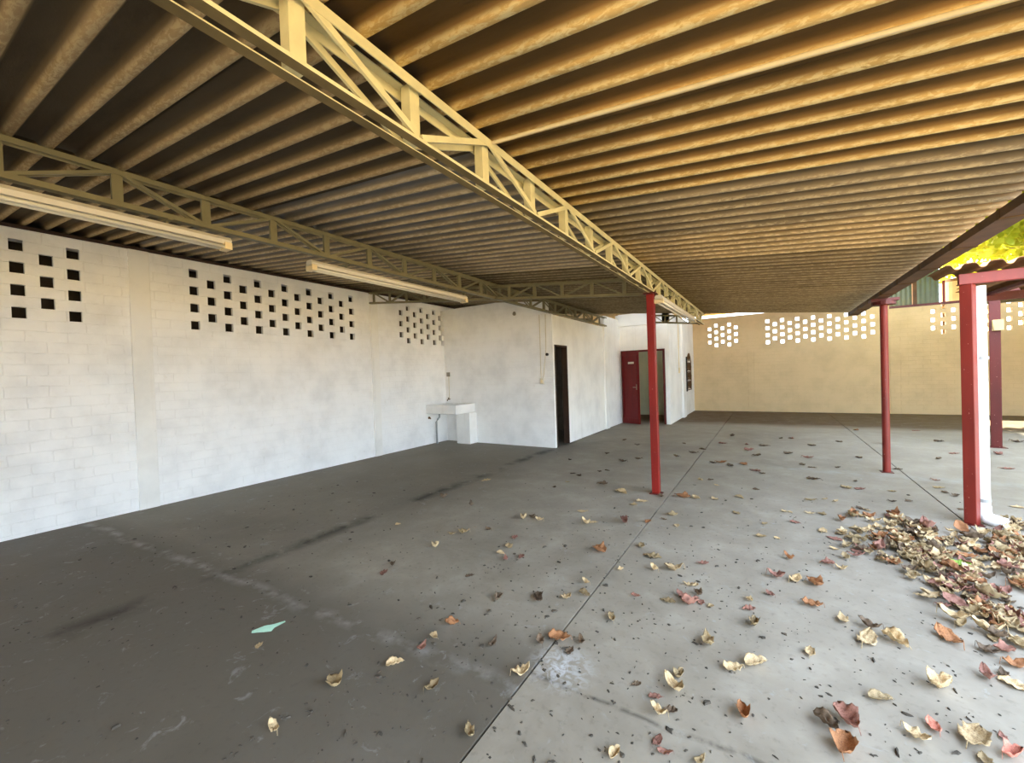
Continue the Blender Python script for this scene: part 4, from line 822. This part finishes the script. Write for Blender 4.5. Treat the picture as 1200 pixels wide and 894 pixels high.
tree('large sunlit yellow-green tree spreading above the red canopy', 8.6, 9.2, 5.4,
     [(4.6, 12.2, 5.3, 2.0, 2.4, 1.5), (7.2, 10.8, 6.2, 2.9, 2.9, 1.7), (5.9, 15.0, 5.6, 2.5, 2.2, 1.7), (3.0, 14.2, 6.9, 2.1, 2.6, 1.1), (9.2, 14.0, 5.8, 2.6, 3.0, 2.0), (2.7, 11.0, 5.9, 1.6, 2.2, .9), (6.5, 18.6, 5.2, 2.2, 1.8, 1.9), (7.0, 13.0, 4.6, 2.0, 2.0, .9), (1.5, 12.7, 5.3, 2.2, 2.8, 1.0), (3.0, 11.5, 5.2, 1.5, 2.0, .8)], 36000, .25, M['crown'], 4)  # some unseen crown blobs added to shade the far end
tree('dull green bush rising behind the far wall and fibreglass screen', 3.3, 18.6, 3.6,
     [(3.4, 18.5, 3.8, .6, .5, .42), (3.9, 18.6, 3.75, .5, .5, .38), (2.9, 18.7, 3.8, .5, .5, .4)], 700, .14, M['crown_d'], 8)

# ------------------------------------------------------------------ litter on the slab
def leaf_mesh(seed, curl, fold, cup, asp=.52, stalk=True):
    """dry obovate leaf, unit length along x, shell with its own thickness, midrib ridge, curled rim"""
    rg = random.Random(seed); nu, nv = 16, 9; bm = bmesh.new()
    ph1, ph2 = rg.uniform(0, 6), rg.uniform(0, 6)
    def pt(i, j):
        u = i/nu; v = (j/nv)*2-1
        wid = asp*.5*(math.sin(PI*u**1.25)**.62 if 0 < u < 1 else 0)+(.012)
        wid *= 1+.13*math.sin(u*13+ph1)*(1 if v > 0 else .6)+.06*math.sin(u*31+ph2+v)
        x = u-.5; y = wid*v
        cr = .05*math.sin(u*15+v*4+ph1)*math.sin(v*6-u*6+ph2)+.035*math.sin(u*23+ph2)*abs(v)
        z = cr+curl*(2*x)**2*.35+fold*abs(y)*1.1+cup*(y*y*3+x*x*.6)+.035*math.sin(u*9+ph2)*v+.02*math.sin(v*5+u*7+ph1)
        if abs(v) < .01: z -= .012
        return Vector((x, y, z))
    P0 = [[pt(i, j) for j in range(nv+1)] for i in range(nu+1)]
    mz = min(p.z for r in P0 for p in r)
    top_ = [[bm.verts.new(p-Vector((0, 0, mz-.012))) for p in r] for r in P0]
    bot = [[bm.verts.new(p-Vector((0, 0, mz))) for p in r] for r in P0]
    for i in range(nu):
        for j in range(nv):
            bm.faces.new((top_[i][j], top_[i+1][j], top_[i+1][j+1], top_[i][j+1])); bm.faces.new((bot[i][j], bot[i][j+1], bot[i+1][j+1], bot[i+1][j]))
        bm.faces.new((top_[i][0], bot[i][0], bot[i+1][0], top_[i+1][0])); bm.faces.new((top_[i][nv], top_[i+1][nv], bot[i+1][nv], bot[i][nv]))
    for i in (0, nu):
        for j in range(nv): bm.faces.new((top_[i][j], top_[i][j+1], bot[i][j+1], bot[i][j]))
    if stalk:
        m = MB(); m.bm.free(); m.bm = bm
        m.tube([(-.49, 0, P0[0][4].z-mz+.006), (-.54, .015, max(.02, P0[0][4].z-mz)), (-.585, .03*rg.choice((-1, 1)), .02)], .011, 5)
    bmesh.ops.recalc_face_normals(bm, faces=bm.faces)
    me = bpy.data.meshes.new('leaf'); bm.to_mesh(me); bm.free()
    for p in me.polygons: p.use_smooth = True
    return me
SHAPES = [(11, .35, .25, .5, .55), (12, .7, .1, .3, .5), (13, .15, .75, .4, .6), (14, .25, .1, 1.4, .62), (15, 1.0, .5, .6, .48), (16, .05, .2, .25, .58), (17, .5, -.3, .9, .6)]
LM = {}
def get_leaf(shape, colr):
    if (shape, colr) not in LM:
        a = SHAPES[shape]; me = leaf_mesh(a[0], a[1], a[2], a[3], a[4]); me.materials.append(LEAF[colr]); LM[shape, colr] = me
    return LM[shape, colr]
def put_leaf(x, y, L, colr, rg, z=.0015, tilt=.0, flat=1.0):
    o = bpy.data.objects.new('fallen_leaf', get_leaf(rg.randrange(len(SHAPES)), colr)); C.objects.link(o)
    o.location = (x, y, z); s = L*.90; o.scale = (s, s*rg.uniform(.8, 1.2), s*rg.uniform(.7, 1.15)*flat)
    o.rotation_euler = (rg.gauss(0, tilt), rg.gauss(0, tilt), rg.uniform(0, 2*PI))
    return o
CN = dict(c='cream', t='tan', b='rust-brown', r='maroon', d='dark brown', p='pink', g='green')
ORD = ['nearest', 'second nearest', 'third nearest', 'fourth nearest', 'fifth nearest', 'sixth nearest', 'seventh nearest', 'eighth nearest']
def zone(x, y):
    if x >= 1.45: return ('beyond the faded red square post', 'leaves beyond the square post')
    if x < -1.1:
        if y < 2.5: return ('on the dark slab left of the joint', 'leaves on the near slab left of the joint')
        if y < 5.1: return ('left of the joint before the front post', 'leaves left of the joint short of the front post')
        return ('between the front post and red doors', 'leaves towards the red doors')
    if y < 1.9: return ('on the bare slab at bottom right', 'leaves on the pale slab at the bottom right')
    if y < 3.2: return ('on the pale slab before the drift', 'leaves on the pale slab before the drift')
    if y < 5.0: return ('right of the joint beside the drift', 'leaves on the pale slab level with the drift')
    if y < 7.3: return ('between the front post and round post', 'leaves between the front post and the round post')
    return ('on the far slab past the posts', 'leaves on the far slab')
rg = random.Random(21)
bins = {}
for x, y, L, c in HAND:
    bins.setdefault((zone(x, y), c), []).append((math.hypot(x, y), x, y, L))
for (zn, c), lst in sorted(bins.items()):
    lst.sort()
    n_ord = min(len(lst), 8)
    for i, (dist, x, y, L) in enumerate(lst):
        o = put_leaf(x, y, L, c, rg, flat=1 if y < 4 else .55)
        if len(lst) == 1: lab = f'only {CN[c]} dry leaf lying {zn[0]}'
        elif i < 8: lab = f'{CN[c]} dry leaf {zn[0]}, {ORD[i]} such'
        else: lab = f'{CN[c]} dry leaf {zn[0]}, farther than the eighth'
        tag(o, lab, 'leaf', zn[1])
bins = {}
for x, y, L, c in DRIFT:
    bins.setdefault((x < 1.45, c), []).append((math.hypot(x, y), x, y, L))
for (lft, c), lst in sorted(bins.items()):
    lst.sort()
    for i, (dist, x, y, L) in enumerate(lst):
        o = put_leaf(x, y, L, c, rg, z=rg.uniform(.004, .022), tilt=.18)
        where = 'in the drift left of the downpipe' if lft else 'in the drift right of the downpipe'
        if len(lst) == 1: lab = f'only {CN[c]} leaf {where}'
        elif i < 8: lab = f'{CN[c]} dry leaf {where}, {ORD[i]} such'
        else: lab = f'{CN[c]} dry leaf {where}, farther than the eighth'
        tag(o, lab, 'leaf', 'leaves heaped in the drift by the downpipe')
# leaves of the drift beyond the first three hundred: one mass
bm = bmesh.new(); mats = list('ctdbr')
me = bpy.data.meshes.new('leaf_litter')
for k in mats: me.materials.append(LEAF[k])
tmp = {}
for x, y, L, c in FILL:
    s = rg.randrange(len(SHAPES))
    src = get_leaf(s, c); n0 = len(bm.verts); f0 = len(bm.faces)
    bm.from_mesh(src); bm.verts.ensure_lookup_table(); bm.faces.ensure_lookup_table()
    mt = Matrix.Translation((x, y, rg.uniform(.002, .014))) @ Matrix.Rotation(rg.uniform(0, 6.28), 4, 'Z') @ Matrix.Rotation(rg.gauss(0, .12), 4, 'X') @ Matrix.Scale(L, 4)
    bmesh.ops.transform(bm, matrix=mt, verts=bm.verts[n0:])
    for f in bm.faces[f0:]: f.material_index = mats.index(c)
bm.to_mesh(me); bm.free()
for p in me.polygons: p.use_smooth = True
o = bpy.data.objects.new('leaf_litter', me); C.objects.link(o)
tag(o, 'underlayer of dry leaves matted through the drift by the downpipe', 'leaf litter', kind='stuff')
# crumbs of broken leaf and grit all over the slab
bm = bmesh.new(); rg = random.Random(77)
for i in range(2300):
    if i < 800:
        x, y = rg.uniform(-5.5, 1.4), 0.3+abs(rg.gauss(0, 2.2))
    else:
        x, y = rg.uniform(-1.9, 1.9), .5+abs(rg.gauss(0, 2.0))
    if y > 11: continue
    s = rg.uniform(.004, .012)*(1.0 if rg.random() < .88 else 2.4)
    a = rg.uniform(0, 6.28); e = rg.uniform(.2, .8); n = 7; h = rg.uniform(.15, .4)*s
    ring = []
    for k in range(n):
        t = 2*PI*k/n; q = s*rg.uniform(.35, 1.15); px, py = q*math.cos(t), e*q*math.sin(t)
        ring.append((x+px*math.cos(a)-py*math.sin(a), y+px*math.sin(a)+py*math.cos(a)))
    lo = [bm.verts.new((p[0], p[1], .0008)) for p in ring]; hi = [bm.verts.new((x+(p[0]-x)*.7, y+(p[1]-y)*.7, h+.001)) for p in ring]
    for k in range(n): bm.faces.new((lo[k], lo[(k+1) % n], hi[(k+1) % n], hi[k]))
    bm.faces.new(hi); bm.faces.new(lo[::-1])
me = bpy.data.meshes.new('leaf_crumbs'); bm.to_mesh(me); bm.free(); me.materials.append(M['chips'])
o = bpy.data.objects.new('leaf_crumbs', me); C.objects.link(o)
tag(o, 'dark crumbs of broken leaf scattered over the concrete floor', 'crumbs', kind='stuff')
# scrap of pale green paper
bm = bmesh.new()
pts = [(-.13, -.035), (-.02, .015), (.07, .03), (.15, .115), (.165, .10), (.10, -.005), (.085, -.04), (.02, -.05), (-.12, -.06)]
zs = [.01, .03, .035, .02, .02, .02, .004, .004, .003]
a = [bm.verts.new((x, y, z)) for (x, y), z in zip(pts, zs)]; b = [bm.verts.new((x, y, z+.003)) for (x, y), z in zip(pts, zs)]
n = len(pts); bm.faces.new(a[::-1]); bm.faces.new(b)
for k in range(n): bm.faces.new((a[k], a[(k+1) % n], b[(k+1) % n], b[k]))
bmesh.ops.recalc_face_normals(bm, faces=bm.faces)
me = bpy.data.meshes.new('paper_scrap'); bm.to_mesh(me); bm.free(); me.materials.append(M['scrap'])
o = bpy.data.objects.new('paper_scrap', me); C.objects.link(o); o.location = (-2.63, 1.265, .001); o.rotation_euler = (0, 0, math.radians(32)); o.scale = (.55, .55, .6)
tag(o, 'torn mint-green scrap lying on the dark slab at the lower left', 'scrap')

# ------------------------------------------------------------------ light
w = bpy.data.worlds.new('sky'); SC.world = w; w.use_nodes = True
nt = w.node_tree; bg = nt.nodes['Background']
tcw = nt.nodes.new('ShaderNodeTexCoord'); sw = nt.nodes.new('ShaderNodeSeparateXYZ'); nt.links.new(tcw.outputs['Generated'], sw.inputs[0])
sky = nt.nodes.new('ShaderNodeValToRGB'); nt.links.new(sw.outputs['Z'], sky.inputs[0])
e = sky.color_ramp.elements; e[0].position = 0; e[0].color = (.76, .89, 1.0, 1); e[1].position = .75; e[1].color = (.46, .55, .70, 1)
nt.links.new(sky.outputs[0], bg.inputs[0]); bg.inputs[1].default_value = SKY
sun = bpy.data.lights.new('sun', 'SUN'); sun.energy = SUN; sun.color = (1, .93, .80); sun.angle = math.radians(.6)
so = bpy.data.objects.new('sun', sun); C.objects.link(so)
el, az = math.radians(52), math.radians(150)      # sun high behind the far left corner
dirv = Vector((math.cos(el)*math.cos(az), math.cos(el)*math.sin(az), math.sin(el)))
so.rotation_euler = dirv.to_track_quat('Z', 'Y').to_euler(); so.location = dirv*30

vs = SC.view_settings; vs.view_transform = 'Standard'; vs.look = 'None'; vs.gamma = 1; vs.use_curve_mapping = False; vs.exposure = EXPO
SC.display_settings.display_device = 'sRGB'
cy = SC.cycles
cy.use_denoising = True
try: cy.denoiser = 'OPENIMAGEDENOISE'
except Exception: pass
cy.max_bounces = 10; cy.diffuse_bounces = 6; cy.glossy_bounces = 3; cy.sample_clamp_indirect = 8
